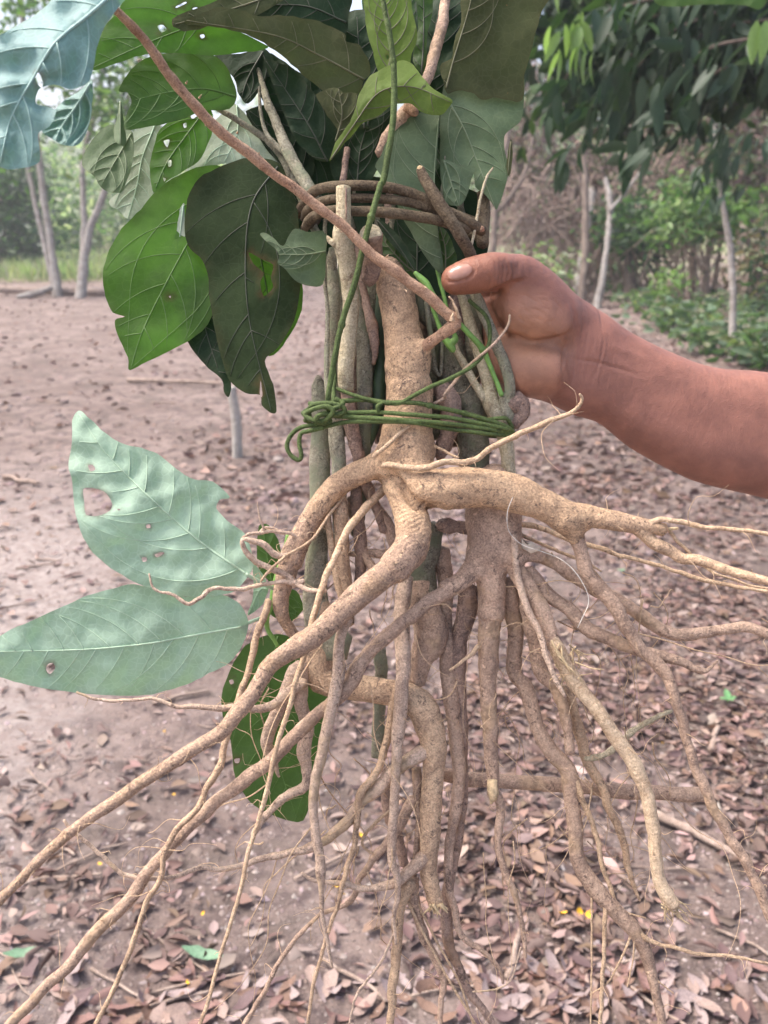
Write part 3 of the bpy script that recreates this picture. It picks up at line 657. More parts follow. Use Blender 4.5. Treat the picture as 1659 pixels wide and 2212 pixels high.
# ---- right hand trees
def slim(label, pts, mat='trunkpale', crown=None, group='slim trunks on the right', extra=(), name='slim_tree', k=1.0):
    d = gdep(pts[0][0], pts[0][1]) * k; return tree(name, label, [(d, pts)] + [(d * 1.005, e) for e in extra], mat, crown, group)
slim('pale broken trunk standing in the brown thicket', [(1240, 650, 9), (1258, 560, 9), (1272, 480, 9), (1280, 408, 8)])
slim('forked pale grey sapling above the wrist', [(1168, 620, 10), (1182, 545, 9), (1200, 505, 8), (1255, 430, 6), (1300, 370, 4)], extra=[[(1182, 545, 7), (1165, 470, 6), (1120, 400, 5), (1090, 300, 4)], [(1190, 520, 5), (1150, 430, 5), (1140, 330, 4)]])
slim('leaning pale trunk with a forked top', [(1290, 665, 8), (1308, 560, 7), (1318, 450, 7), (1308, 385, 5)], extra=[[(1318, 450, 4), (1350, 415, 3), (1400, 350, 2)]])
slim('dark trunk under the green bush', [(1500, 640, 10), (1497, 560, 9), (1500, 480, 7), (1505, 400, 6)], 'trunkdark')
slim('thin dark double trunk beside the green bush', [(1525, 645, 7), (1530, 560, 6), (1545, 480, 5), (1550, 380, 4)], 'trunkdark', extra=[[(1540, 640, 6), (1552, 560, 5), (1560, 470, 4)]])
slim('dark trunk in the middle of the right thicket', [(1362, 650, 13), (1360, 580, 12), (1352, 500, 10), (1345, 400, 8)], 'trunkdark')
slim('slender dark trunk right of the forked sapling', [(1255, 665, 8), (1262, 570, 8), (1265, 480, 8), (1262, 330, 6)], 'trunkdark')
slim('thin dark stem between the right hand trunks', [(1422, 640, 4), (1420, 560, 4), (1425, 470, 3)], 'trunkdark')
slim('thin bare stem near the middle of the thicket', [(1475, 630, 4), (1477, 560, 4), (1482, 490, 3)], 'trunkdark')
slim('tall thin stem behind the bundle stems', [(1062, 660, 7), (1068, 480, 7), (1095, 300, 6), (1125, 120, 5)], 'trunkdark', extra=[[(1075, 450, 5), (1130, 380, 4), (1160, 250, 3)]])
# sapling with large dark leaves, nearer
dsp = gdep(1582, 790)
sap_leaf = region([(1545, 300, 75, 110, dsp * .98, .15, 1.2), (1580, 370, 70, 80, dsp * .98, .15, 1), (1500, 340, 40, 60, dsp, .1, .5), (1630, 350, 40, 70, dsp, .1, .7)], 0, 1, .01)
sap = tree('white_sapling', 'thin whitish sapling with large drooping dark leaves at right', [(dsp, [(1582, 792, 7.5), (1583, 680, 7.5), (1580, 560, 7), (1560, 430, 6), (1545, 300, 4), (1550, 180, 3)])], 'trunkpale')
# overhanging tree
over = thing('overhanging_tree', 'large tree with drooping glossy dark leaves hanging in from the top right', 'tree', (3.9, 5.6, 0))
tb = TB(); tb.tube([(3.9, 5.6, -.05, .14), (3.85, 5.5, 1.2, .12), (3.7, 5.3, 2.3, .10), (3.3, 5.0, 3.2, .08), (2.6, 4.8, 3.9, .05)], sides=14, minstep=.05); obj('trunk', tb.mesh('trunk'), M['trunkdark'], over)
def spray_mesh(name, mat, L, W, fold, bend):
    ns = 7; V = []; Fc = []
    for i in range(ns + 1):
        t = i / ns; hw = W * .5 * math.sin(math.pi * min(1, t ** .8 * .96 + .03)) ** .85; z = -bend * t * t * L
        for s in (-1, 0, 1): V.append((t * L, s * hw, z - abs(s) * fold * hw * -1))
    for i in range(ns):
        for s in (0, 1): a = i * 3 + s; Fc.append((a, a + 1, a + 4, a + 3))
    me = mesh_py(name, V, Fc); me.materials.append(mat); return me
glos = leafmat('glossy_dark_leaf', (.026, .048, .026), (.03, .09, .02), .2, .42, .2, .22); yng = leafmat('young_pale_leaf', (.16, .27, .08), (.24, .40, .08), .45, .4, .15)
hang = [spray_mesh('leaf', glos, 1, random.uniform(.30, .42), random.uniform(.1, .4), random.uniform(0, .3)) for _ in range(5)]
young = [spray_mesh('leaf', yng, 1, random.uniform(.28, .36), random.uniform(.1, .4), random.uniform(0, .3)) for _ in range(3)]
def hang_leaf(par, u, v, d, L, meshes, name='leaf', tilt=None):
    p = at(u, v, d); o = bpy.data.objects.new(name, random.choice(meshes)); COL.objects.link(o); o.parent = par; o.location = p - world_loc(par); o.scale = (L, L, L)
    th = random.gauss(-1.0 if tilt is None else tilt, .45); az = random.gauss(math.pi, 1.1)
    dr = Vector((math.cos(th) * math.cos(az), math.cos(th) * math.sin(az), math.sin(th))); o.rotation_euler = (Matrix.Rotation(random.gauss(0, .7), 3, dr) @ dr.to_track_quat('X', 'Z').to_matrix()).to_euler(); return o
twb = TB()
def spray(par, pts, d, n, L, meshes, r=.008):
    """a thin drooping twig with leaves along it"""
    q = [(*at(u, v, d + .12 * i), r * (1 - .7 * i / len(pts))) for i, (u, v) in enumerate(pts)]; twb.tube(q, sides=6, knob=.05, minstep=.03)
    cp = catmull([(u, v) for u, v in pts], 12)
    for k in range(n):
        c = cp[int((k + .5) / n * (len(cp) - 1))]; hang_leaf(par, c[0] + random.gauss(0, 16), c[1] + random.gauss(0, 10), d + random.gauss(0, .12), L * random.uniform(.75, 1.2), meshes)
for pts, n in (([(1680, 40), (1560, 60), (1440, 120), (1330, 230), (1260, 310), (1195, 350)], 34), ([(1690, -10), (1540, 0), (1400, 40), (1290, 90), (1215, 180), (1190, 260)], 30),
               ([(1640, 80), (1520, 110), (1430, 200), (1380, 290), (1340, 340)], 28), ([(1680, 120), (1560, 150), (1480, 210), (1440, 300), (1400, 330)], 26), ([(1600, -30), (1450, -10), (1320, 20), (1230, 60)], 24),
               ([(1690, 60), (1620, 110), (1580, 170), (1540, 220)], 16), ([(1560, 20), (1450, 70), (1370, 150), (1300, 200), (1270, 250)], 28), ([(1600, 50), (1500, 80), (1400, 100), (1330, 140), (1280, 170)], 26)):
    spray(over, pts, random.uniform(3.9, 4.8), int(n * 1.15), .17, hang)
for k in range(16): hang_leaf(over, random.gauss(1235, 28), random.gauss(55, 40), 3.9, .14, young, tilt=-1.35)
hang_leaf(over, 1655, 45, 3.4, .16, young, tilt=-1.35); hang_leaf(over, 1635, 45, 3.4, .16, young, tilt=-1.4)
obj('branches', twb.mesh('branches'), M['trunkdark'], over)
cr = region([(1400, 60, 260, 120, 5.3, .35, 2), (1500, 150, 200, 90, 5.5, .35, 1.6), (1330, 170, 130, 90, 5.4, .3, 1), (1620, 20, 160, 140, 5.5, .4, 1.4), (1450, -80, 300, 100, 5.2, .4, 1.5), (1230, 20, 90, 60, 5.4, .3, .6), (1500, -200, 420, 160, 5.0, .6, 1.6)], 3600, 9, .12)
obj('crown', crown_mesh('crown', cr, .165, [(.022, .042, .024), (.03, .058, .026), (.018, .034, .022), (.042, .078, .025)], droop=-1.0, width=.38), M['gloss'], over)
for (u, v, n) in ((1545, 270, 16), (1560, 340, 16), (1530, 380, 12), (1600, 320, 10), (1570, 410, 10), (1500, 350, 6), (1640, 300, 6)):
    for k in range(n): hang_leaf(sap, u + random.gauss(0, 24), v + random.gauss(0, 20), dsp + random.gauss(0, .15), .22 * random.uniform(.7, 1.15), hang)
# the leaf tip entering at the top right edge
# thickets
def thicket(label, cells, n, size, pal, sp, base_uv, group=None, name='thicket', twigs=30, tmat='twigdry', droop=-.5, cat='shrub'):
    b = at(*base_uv[:2], base_uv[2]); t = thing(name, label, cat, (b.x, b.y, 0), group)
    obj('foliage', crown_mesh('foliage', region(cells, n, 12, sp), size, pal, droop=droop), M['litter' if pal[0] == BRN[0] else 'foliage'], t)
    if twigs:
        tb = TB()
        for k in range(twigs):
            c = random.choice(cells); a = at(c[0] + random.gauss(0, .5) * c[2], c[1] + random.gauss(0, .5) * c[3], c[4]); ln = random.uniform(.5, 1.9) * c[4] / 14; th = random.gauss(-1.3, .6)
            e = a + Vector((math.cos(th) * ln, random.gauss(0, .2), math.sin(th) * ln)); mid = (a + e) / 2 + Vector((random.gauss(0, .15), 0, random.gauss(0, .1)))
            tb.tube([(*a, .017), (*mid, .014), (*e, .008)], sides=5, knob=0, minstep=.08)
        tag(obj('twigs', tb.mesh('twigs'), M[tmat], t), kind='stuff')
    return t
thicket('tangle of dry brown vines and dead leaves behind the hand', [(1190, 420, 100, 50, 17.5, .5, 1.3), (1300, 395, 110, 55, 17.8, .5, 1.3), (1230, 340, 120, 60, 18, .6, 1), (1120, 330, 50, 130, 17.8, .5, .8), (1370, 420, 70, 50, 17.8, .5, .9), (1180, 490, 90, 35, 17, .4, .5), (1280, 480, 70, 35, 17, .4, .4), (1150, 200, 70, 90, 18, .5, .4), (1430, 380, 70, 60, 17.8, .4, .6)], 5200, .17, BRN, .30, (1250, 630, 17.5), twigs=420)
thicket('sparse curtain of thin dry vines in front of the right hand trunks', [(1180, 430, 130, 90, 15.4, .5, 1), (1330, 430, 130, 80, 15.4, .5, 1), (1450, 400, 100, 80, 15.4, .4, .6)], 420, .12, BRN, .25, (1300, 640, 15.4), twigs=260)
thicket('dry brown tangle at the right edge behind the sapling', [(1620, 250, 90, 140, 15, .6, 1), (1640, 400, 70, 100, 15, .6, .8), (1500, 300, 120, 90, 15.5, .6, 1)], 2600, .19, BRN + [(.13, .17, .07)], .33, (1620, 640, 15), twigs=70)
thicket('olive green scrub rising behind the dry tangle', [(1280, 230, 200, 110, 25, 1, 1), (1450, 330, 180, 100, 25, 1, 1), (1120, 400, 80, 110, 25, 1, .7), (1620, 440, 100, 80, 25, 1, .7)], 4200, .22, GM + [(.15, .16, .07), (.17, .13, .08)] + GD, .5, (1400, 600, 25), twigs=60)
thicket('bright green bush in the right hand trees', [(1510, 450, 90, 40, 14, .4, 1.2), (1470, 485, 55, 32, 14, .4, 1), (1590, 465, 60, 24, 14, .4, 1), (1500, 415, 50, 18, 14, .3, .6)], 1500, .17, GL + GL + GM, .2, (1500, 640, 14), name='bush')
thicket('dark green bush beneath the dry tangle', [(1370, 470, 50, 40, 15, .4, 1), (1390, 510, 55, 34, 15, .4, 1), (1330, 490, 40, 30, 15, .4, .6)], 1100, .17, GD + GM, .22, (1370, 640, 15), name='bush')
thicket('dull green bush low behind the wrist', [(1300, 580, 50, 22, 17.5, .4, 1), (1240, 570, 40, 30, 17.5, .4, .8), (1350, 590, 40, 18, 17.5, .4, .8)], 520, .17, GM + GD + GY, .22, (1300, 640, 17.5), name='bush')
thicket('dark shrub at the right edge above the undergrowth', [(1655, 560, 40, 60, 13, .4, 1)], 700, .16, GD + BRN, .25, (1655, 660, 13), name='bush')
# loose shrubs
thicket('loose pale green shrub right behind the wrist', [(1160, 590, 40, 30, 14.5, .3, 1), (1200, 560, 30, 30, 14.5, .3, .6)], 300, .15, GL + GY, .2, (1160, 645, 14.5), name='bush', twigs=12)
thicket('low yellow green shrub by the dark trunks', [(1445, 610, 30, 14, 12.5, .2, 1)], 150, .13, GL, .12, (1445, 640, 12.5), name='bush', twigs=6)
# undergrowth: one plant, copied
up_ = thing('ground_plant', 'low leafy green plant in the undergrowth at right', 'plant', (0, 0, 0), 'leafy plants of the undergrowth at right')
n = 46; pp = np.random.normal(size=(n, 3)) * np.array([.14, .14, .08]) + np.array([0, 0, .22]); ax = np.random.normal(size=(n, 3)); ax[:, 2] = ax[:, 2] * .4 - .1
V, T, C = leaf_quads(pp, ax, np.random.uniform(.07, .15, n), .5, pick([(.10, .16, .07), (.08, .13, .07), (.13, .19, .11), (.06, .10, .05), (.16, .18, .09)], n)); obj('leaves', mesh_np('leaves', V, T, C), M['foliage'], up_)
tb = TB()
for k in range(7): a = random.random() * 6.28; tb.tube([(0, 0, -.03, .006), (.05 * math.cos(a), .05 * math.sin(a), .14, .005), (.14 * math.cos(a), .14 * math.sin(a), .28, .003)], sides=6, minstep=.05)
obj('stems', tb.mesh('stems'), M['greentwig'], up_)
spots = []
for k in range(52):
    u = random.uniform(1360, 1750); v = random.uniform(655, 800); 
    if v > 690 + (u - 1360) * .5: continue
    spots.append((u, v, 1))
spots += [(1120, 600, .9), (1200, 640, .8), (1150, 660, .7), (1330, 640, .8), (1440, 630, .9), (1230, 690, .6), (1600, 780, 1.1), (1640, 800, 1.1), (1560, 760, 1)]
for i, (u, v, s) in enumerate(spots):
    g = gnd(u, v)
    if i == 0: o = up_
    else:
        o = up_.copy(); COL.objects.link(o)
        for ch in up_.children: c2 = ch.copy(); COL.objects.link(c2); c2.parent = o
    s *= random.uniform(.9, 1.5); o.location = (g.x, g.y, gheight(g.x, g.y)); o.scale = (s, s, s * .8); o.rotation_euler = (0, 0, random.random() * 6.28)
# small seedling in the litter at right
sg = thing('seedling', 'tiny fresh green seedling among the dry leaves at right', 'seedling', gnd(1570, 1530))
g = gnd(1570, 1530); sm = leafmat('seedling_leaf', (.16, .36, .15), (.2, .5, .1), .35)
for (a, L) in ((3.5, .034), (.4, .03), (1.5, .036), (5.2, .02)):
    me = spray_mesh('leaf', sm, L, L * .55, .2, .1); o = obj('leaf', me); o.parent = sg; o.location = (0, 0, .03); o.rotation_euler = (0, random.uniform(-.6, -.1), a)
tb = TB(); tb.tube([(g.x, g.y, -.005, .0012), (g.x, g.y, .03, .001)], sides=6); obj('stem', tb.mesh('stem'), M['greentwig'], sg)

# ================================================================== THE ROOT BUNDLE
main = thing('uprooted_plant', 'thick tan woody root stock with large spreading roots at the front of the bundle', 'root', P(880, 1040))
R1 = [(860, 500, 0, 100), (760, 520, -.2, 70), (640, 550, 0, 62), (480, 645, .2, 60), (370, 785, .3, 58), (290, 920, .3, 58), (240, 1040, .2, 62), (212, 1150, .1, 58), (190, 1250, .1, 48), (200, 1340, .2, 38), (240, 1410, .4, 34), (295, 1470, .6, 26)]
R2 = ['A', (880, 520, -.2, 120), (935, 610, -1.3, 96), (1000, 640, -1.7, 106), (1080, 645, -1.8, 108), (1180, 642, -1.8, 106), (1300, 645, -1.9, 100), (1440, 672, -2.0, 97), 'B', (420, 722, -2.1, 84), (560, 785, -2.2, 74), (680, 800, -2.3, 64), (800, 822, -2.5, 58), (920, 842, -2.6, 52), (1010, 852, -2.7, 44), (1100, 870, -2.6, 40)]
R3 = ['A', (790, 540, -.2, 70), (825, 640, -.5, 78), (885, 760, -1.2, 92), (905, 880, -2.1, 94), (880, 980, -2.6, 90), (810, 1070, -3.0, 86), (700, 1160, -3.4, 80), (600, 1240, -3.7, 75), (480, 1340, -4.0, 70), (380, 1425, -4.3, 66), (260, 1510, -4.6, 61), 'D',
      (1457, -50, -5, 58), (1380, 80, -5.4, 56), (1290, 190, -5.8, 54), (1200, 295, -6.2, 50), (1080, 372, -6.6, 47), (940, 462, -7, 44), (800, 550, -7.3, 42), (640, 662, -7.7, 43), (520, 742, -8, 40), (420, 812, -8.3, 37), (330, 882, -8.5, 35), (220, 992, -8.8, 34), (120, 1092, -9, 33), (0, 1212, -9.2, 32), (-90, 1300, -9.4, 31)]
STEM = ['M', (770, 790, .6, 105), (795, 900, .3, 116), (815, 1000, .1, 116), (850, 1200, 0, 122), (885, 1400, 0, 146), (890, 1550, 0, 140), 'A', (885, 100, 0, 120), (872, 300, 0, 124), (870, 400, 0, 142), (872, 490, 0, 150), (900, 560, -.3, 130)]
V, Q = sdf_mesh(chain(px('A', STEM), 1.05) + chain(px('A', R1)[:7], 1.06) + chain(px('A', R3)[:6], 1.03, .005) + chain(px('A', R2)[:10], 1.06, .004)
                + chain(px('M', [(890, 1390, -.6, 80), (960, 1345, -1.0, 60), (1010, 1300, -1.5, 46)])) + chain(px('M', [(850, 1420, -1.25, 26), (852, 1428, -1.25, 26)]), 1, .004)
                + chain(px('B', [(570, 820, -2.1, 58), (620, 915, -1.9, 44)])) + chain(px('B', [(950, 850, -2.6, 46), (1030, 930, -2.5, 35)])), .0011, .010)
V = np.array([Vector(v) + Vector((0, 0, 0)) for v in V])
# lumps and wrinkles
pix = to_pix(V)
me = mesh_np('root_stock', V, Q, None, True)
nn = np.zeros(len(V) * 3, np.float32); me.vertices.foreach_get('normal', nn); nn = nn.reshape(-1, 3)
amp = np.array([.0011 * noise.noise(Vector(v) * 55) + .0006 * noise.noise(Vector(v) * 140) + .0003 * noise.noise(Vector(v) * 330) for v in V])
# cross wrinkles on the bend of the central root
wr = np.exp(-(((pix[:, 0] - 893) / 45) ** 2 + ((pix[:, 1] - 1110) / 60) ** 2)); amp += wr * .00035 * np.array([math.sin((p[1] + .3 * (p[0] - 893)) * .7 + 5 * noise.noise(Vector((p[0] * .03, p[1] * .03, 0)))) for p in pix])
fr_ = (nn @ np.array(FW)) < .35
for pl_, wd_, dp_ in (([(795, 575), (825, 610), (850, 660), (890, 712), (935, 742), (990, 752), (1040, 745)], 9, .0055), ([(690, 585), (735, 605), (775, 600), (805, 580)], 9, .0030), ([(1010, 480), (1045, 520), (1100, 535)], 10, .0020)):
    cl_ = np.array([p[:2] for p in catmull([q[:2] for q in px('A', [(x, y, 0, 1) for x, y in pl_])], 8)]); d_, s_, _, L_ = seg_dist(pix[:, :2], cl_)
    amp -= fr_ * dp_ * np.exp(-(d_ / wd_) ** 2) * (.3 + .7 * np.clip(np.minimum(s_, L_ - s_) / (L_ * .2), 0, 1))
V2 = V + nn * amp[:, None]; me.vertices.foreach_set('co', V2.astype(np.float32).ravel()); me.update()
st_ = STAIN(pix)
sa_ = me.attributes.new('Stain', 'FLOAT', 'POINT'); sa_.data.foreach_set('value', st_.astype(np.float32))
obj('root_stock', me, M['rootstock'], main)
limb('root', 'A', R1[4:], 'rootstock', main, .10, .2, 26)
limb('root', 'A', R2[8:], 'rootstock', main, .08, .15, 20)
limb('root', 'A', R3[4:12] + ['D'] + [(x, y, d, r * .88) for x, y, d, r in R3[13:]], 'rootstock', main, .12, .3, 60)
limb('root', 'B', [(990, 850, -2.8, 24), (1085, 816, -3.0, 17), (1180, 828, -3.2, 17), (1300, 853, -3.5, 15), (1450, 866, -4, 14), (1560, 880, -4.4, 14), (1720, 902, -5, 13)], 'rootthin', main, hairs=12)
limb('root', 'B', [(960, 860, -2.6, 40), (1030, 930, -2.6, 35), (1130, 985, -2.8, 34), (1200, 1030, -3, 33), (1300, 1042, -3.4, 30), (1420, 1072, -3.9, 29), (1530, 1112, -4.4, 27), (1659, 1150, -5, 25), (1780, 1190, -5.5, 22)], 'root', main, hairs=14)
limb('root', 'B', [(1130, 880, -2.6, 12), (1180, 940, -2.6, 11), (1240, 1000, -2.7, 10)], 'rootthin', main)
limb('root', 'B', [(570, 820, -2.1, 52), (620, 920, -1.9, 44), (655, 1010, -1.8, 42), (690, 1110, -1.8, 42), (760, 1195, -1.9, 44), (830, 1275, -2, 43), (880, 1370, -2, 40), (930, 1440, -2, 38), (985, 1525, -2, 37), (1060, 1600, -2, 36), 'F', (1115, 0, -2, 34), (1150, 90, -2, 30), (1185, 200, -1.9, 29), (1220, 350, -1.8, 28), (1260, 460, -1.8, 28), (1310, 590, -1.8, 31), (1370, 720, -1.8, 31), (1450, 860, -1.8, 30), (1530, 980, -1.8, 30), (1590, 1100, -1.8, 29), (1645, 1225, -1.8, 28), (1720, 1400, -1.8, 25)], 'root2', main, hairs=40)
limb('root', 'A', [(740, 522, -1.9, 20), (860, 532, -2.6, 18), (980, 535, -3.1, 22), (1060, 508, -3.2, 20), (1200, 505, -3.4, 20), (1260, 480, -3.6, 19), (1340, 420, -3.9, 18), (1450, 365, -4.3, 18), (1580, 310, -4.8, 17), 'B', (540, 262, -5.3, 15), (600, 236, -5.5, 14), (642, 195, -5.6, 12), (656, 160, -5.7, 11), (642, 138, -5.8, 8)], 'rootthin', main, hairs=16)
limb('root', 'A', [(690, 475, -1.6, 16), (760, 420, -2.2, 14), (850, 335, -2.1, 13), (905, 302, -2.1, 9)], 'rootthin', main, hairs=4)
limb('root', 'A', [(1020, 420, -1.6, 9), (1090, 455, -2.0, 9), (1150, 482, -2.6, 7)], 'rootthin', main)
# yellowish torn stub at the end of the right root
limb('torn_end', 'B', [(1080, 868, -2.6, 30), (1120, 872, -2.6, 14), (1172, 862, -2.7, 9)], 'fibre', main, .2)
# the thorny reddish side shoot
tw_pts = ['M', (940, 1365, -.9, 56), (1000, 1308, -1.5, 47), (1100, 1230, -2.2, 44), (1185, 1165, -2.6, 56), (1205, 1130, -2.7, 52), (1140, 1075, -2.9, 48), (1045, 975, -3.2, 46), (935, 893, -3.5, 44), (850, 830, -3.7, 44), (760, 762, -3.9, 47), (650, 690, -4.1, 44), (580, 612, -4.3, 41), (480, 512, -4.5, 40), (380, 438, -4.8, 40), (250, 338, -5.2, 41), (130, 242, -5.7, 41), (0, 150, -6.2, 41), 'T1',
          (1350, 832, -7, 34), (1200, 715, -8, 35), (1080, 600, -9, 35), (950, 455, -10, 33), (820, 272, -11.5, 31), (700, 128, -13, 29), (565, 0, -14.5, 26), (440, -110, -16, 24)]
shoot = limb('side_shoot', 'M', [t if isinstance(t, str) else (*t[:3], t[3] * .9) for t in tw_pts], 'red', main, .10, .22, 0)
tb = TB()
for (u, v, du, dv, d) in [(402, 180, 3, -6, -9.5), (430, 212, 6, -9, -9), (445, 268, -2, 5, -8.6), (512, 288, 2, -6, -7.5), (557, 335, 4, -7, -7), (735, 500, 6, 2, -4.9), (876, 626, 4, 6, -4), (918, 620, 7, 5, -3.9), (835, 555, 5, -6, -4.2)]:
    tb.tube([(*P(u, v, d + .2), 2.2 / F * .55), (*P(u + du * .6, v + dv * .6, d), 1.3 / F * .55), (*P(u + du, v + dv, d), .3 / F * .5)], sides=6, knob=0)
tag(obj('thorns', tb.mesh('thorns'), M['rootthin'], shoot), kind='stuff')
limb('torn_bark', 'M', [(1240, 1110, -3.1, 14), (1215, 1060, -3.3, 12), (1195, 1005, -3.4, 9), (1165, 965, -3.5, 7)], 'rootthin', shoot, .2, 1)
limb('torn_bark', 'M', [(1190, 1130, -3.4, 22), (1192, 1075, -3.6, 5)], 'rootthin', shoot, .2, 1)

# ---- second plant: brown root cluster at right
sec = thing('uprooted_plant', 'brown root cluster forking below the big right hand root', 'root', P(1060, 1180, 1))
S0 = [(1340, 640, 1.6, 120), (1335, 780, 1.4, 140), (1335, 880, 1.1, 124), (1315, 985, .9, 112), (1325, 1080, .8, 84), (1332, 1200, .8, 72), (1322, 1320, .8, 69), (1312, 1450, .8, 65), (1312, 1600, .7, 60), 'E', (1475, 0, .7, 50), (1480, 150, .7, 47), (1485, 300, .7, 44), (1490, 430, .7, 41), (1502, 540, .7, 38), (1500, 650, .7, 32)]
V, Q = sdf_mesh(chain(px('A', S0)[:7], 1.06, .006) + chain(px('A', [(1300, 1000, .6, 80), (1190, 1125, -.2, 52), (1090, 1190, -.8, 46)])) + chain(px('A', [(1400, 800, .6, 85), (1425, 940, .2, 66), (1450, 1040, 0, 58)]))
                + chain(px('B', [(250, 960, .5, 60), (350, 1005, .4, 38), (430, 1010, .5, 38)])), .0012, .006)
me = mesh_np('root_stock', V, Q, None, True); nn = np.zeros(len(V) * 3, np.float32); me.vertices.foreach_get('normal', nn); nn = nn.reshape(-1, 3)
amp = np.array([.0013 * noise.noise(Vector(v) * 60) + .0007 * noise.noise(Vector(v) * 150) + .0003 * noise.noise(Vector(v) * 330) for v in V])
me.vertices.foreach_set('co', (V + nn * amp[:, None]).astype(np.float32).ravel()); me.update(); obj('root_stock', me, M['root2'], sec)
limb('root', 'A', S0[4:], 'root2', sec, .1, .2, 36)
limb('root_stub', 'A', [(1270, 850, 1.6, 44), (1180, 846, 2.0, 40), (1100, 852, 2.2, 42), (1040, 845, 2.3, 30)], 'darkroot', sec, .3, .4, 20)
limb('torn_end', 'E', [(1500, 560, .4, 30), (1500, 630, .4, 33), (1490, 690, .4, 8)], 'fibre', sec, .3)
limb('root', 'E', [(1510, 600, .8, 26), (1545, 700, .8, 28), (1538, 800, .8, 25), (1530, 900, .8, 22), (1552, 1020, .8, 22), 'F', (280, 1150, .8, 21), (312, 1260, .8, 18), (340, 1400, .8, 15), (352, 1520, .8, 10)], 'root2', sec, hairs=20)
limb('root', 'F', [(325, 1465, .7, 6), (300, 1560, .6, 6), (272, 1640, .5, 6), (200, 1690, .4, 6), (65, 1706, .2, 5)], 'root3', sec)
limb('root', 'A', [(1280, 1050, .3, 58), (1180, 1130, -.3, 50), (1080, 1192, -.9, 47), (980, 1262, -1.6, 42), (900, 1338, -2.0, 40), (820, 1402, -2.2, 40), (720, 1490, -2.2, 42), (620, 1590, -2.1, 42), 'E', (740, 25, -2, 44), (640, 128, -1.9, 40), (520, 232, -1.8, 40), (400, 342, -1.7, 40), (300, 448, -1.7, 40), (200, 530, -1.8, 40), (100, 612, -2, 40), 'D', (1161, 682, -2.2, 38), (1060, 772, -2.4, 38), (960, 870, -2.6, 37), (880, 962, -2.8, 36), (800, 1062, -3, 36), (720, 1172, -3.2, 36), (640, 1262, -3.4, 36), (540, 1352, -3.6, 36), (440, 1482, -3.8, 34), (340, 1602, -4, 32), (210, 1722, -4.2, 30), (100, 1832, -4.4, 31), (0, 1940, -4.6, 30)], 'root2', sec, hairs=60)
limb('root', 'A', [(1400, 820, .6, 72), (1425, 940, .2, 62), (1450, 1060, 0, 55), 'B', (330, 1130, -.1, 55), (400, 1250, -.3, 54), (460, 1360, -.5, 52), (500, 1480, -.7, 46), (535, 1545, -.8, 34)], 'root2', sec, .08, .2, 20)
limb('peeled_root', 'B', [(480, 1430, -.75, 34), (520, 1510, -.95, 44), (560, 1590, -1, 46), 'F', (640, 70, -1, 44), (720, 165, -1.1, 42), (780, 245, -1.2, 41), (850, 342, -1.2, 44), (920, 445, -1.2, 44), (980, 582, -1.2, 42), (1020, 702, -1.2, 40), (1040, 850, -1.2, 38), (1050, 962, -1.2, 38), (1072, 1090, -1.2, 38), (1118, 1195, -1.2, 42), (1150, 1240, -1.2, 40)], 'peel', sec, .09, .25, 40)
fb = TB()
for k in range(46):   # frayed yellow fibres of the broken stretch and of the torn tip
    c = px('B', [(500 + random.random() * 150, 1490 + random.random() * 200, -1.6 + random.random())])[0] if k < 26 else px('F', [(1125 + random.gauss(0, 26), 1235 + random.gauss(0, 12), -1.4)])[0]
    a = P(*c); ang = random.gauss(1.0, .7) if k < 26 else random.gauss(.9, .35); L = random.uniform(.008, .022)
    e = a + Vector((math.cos(ang), random.gauss(0, .3), -math.sin(ang))) * L
    fb.tube([(*a, .0006), (*((a + e) / 2 + Vector((random.gauss(0, .0015), 0, random.gauss(0, .0015)))), .0005), (*e, .0002)], sides=5, knob=.1)
for k in range(9):
    x0, y0 = 490 + k * 9, 1470 + k * 13
    q = px('B', [(x0 + random.gauss(0, 22), y0, -1.6 + random.gauss(0, .1), 4), (x0 + 26 + random.gauss(0, 10), y0 + 45, -1.75, 6), (x0 + 52 + random.gauss(0, 10), y0 + 85, -1.7, 3)])
    fb.tube(w4(q), sides=6, knob=.2)
tag(obj('torn_fibres', fb.mesh('torn_fibres'), M['fibre'], sec), kind='stuff')
limb('root', 'B', [(290, 900, -.6, 24), (292, 1000, -.8, 22), (304, 1090, -.9, 22), (332, 1220, -1.2, 24), (382, 1340, -1.5, 23), (432, 1440, -1.7, 21), (462, 1560, -1.9, 18), (500, 1645, -2, 16), 'F', (520, 40, -2, 16), (565, 112, -2, 10)], 'root3', sec, .1, .3, 14)
limb('root', 'B', [(360, 1090, .2, 42), (470, 1212, 0, 42), (580, 1302, -.2, 42), (680, 1392, -.4, 40), (800, 1452, -.6, 38), (930, 1502, -.8, 36), (1060, 1552, -1, 33), (1180, 1582, -1.1, 28), (1300, 1632, -1.2, 18), (1345, 1618, -1.2, 10), (1387, 1578, -1.2, 6)], 'root2', sec, hairs=16)
limb('root', 'B', [(320, 1005, .6, 40), (430, 1012, .7, 40), (520, 1052, .9, 40), (620, 1122, 1.0, 40), (740, 1190, 1.0, 40), (830, 1232, .9, 40), (960, 1322, .7, 39), (1080, 1402, .5, 38), (1200, 1440, .2, 36), (1350, 1422, 0, 32), (1530, 1400, -.4, 31), (1659, 1432, -.8, 27), (1780, 1460, -1, 24)], 'root2', sec, hairs=16)
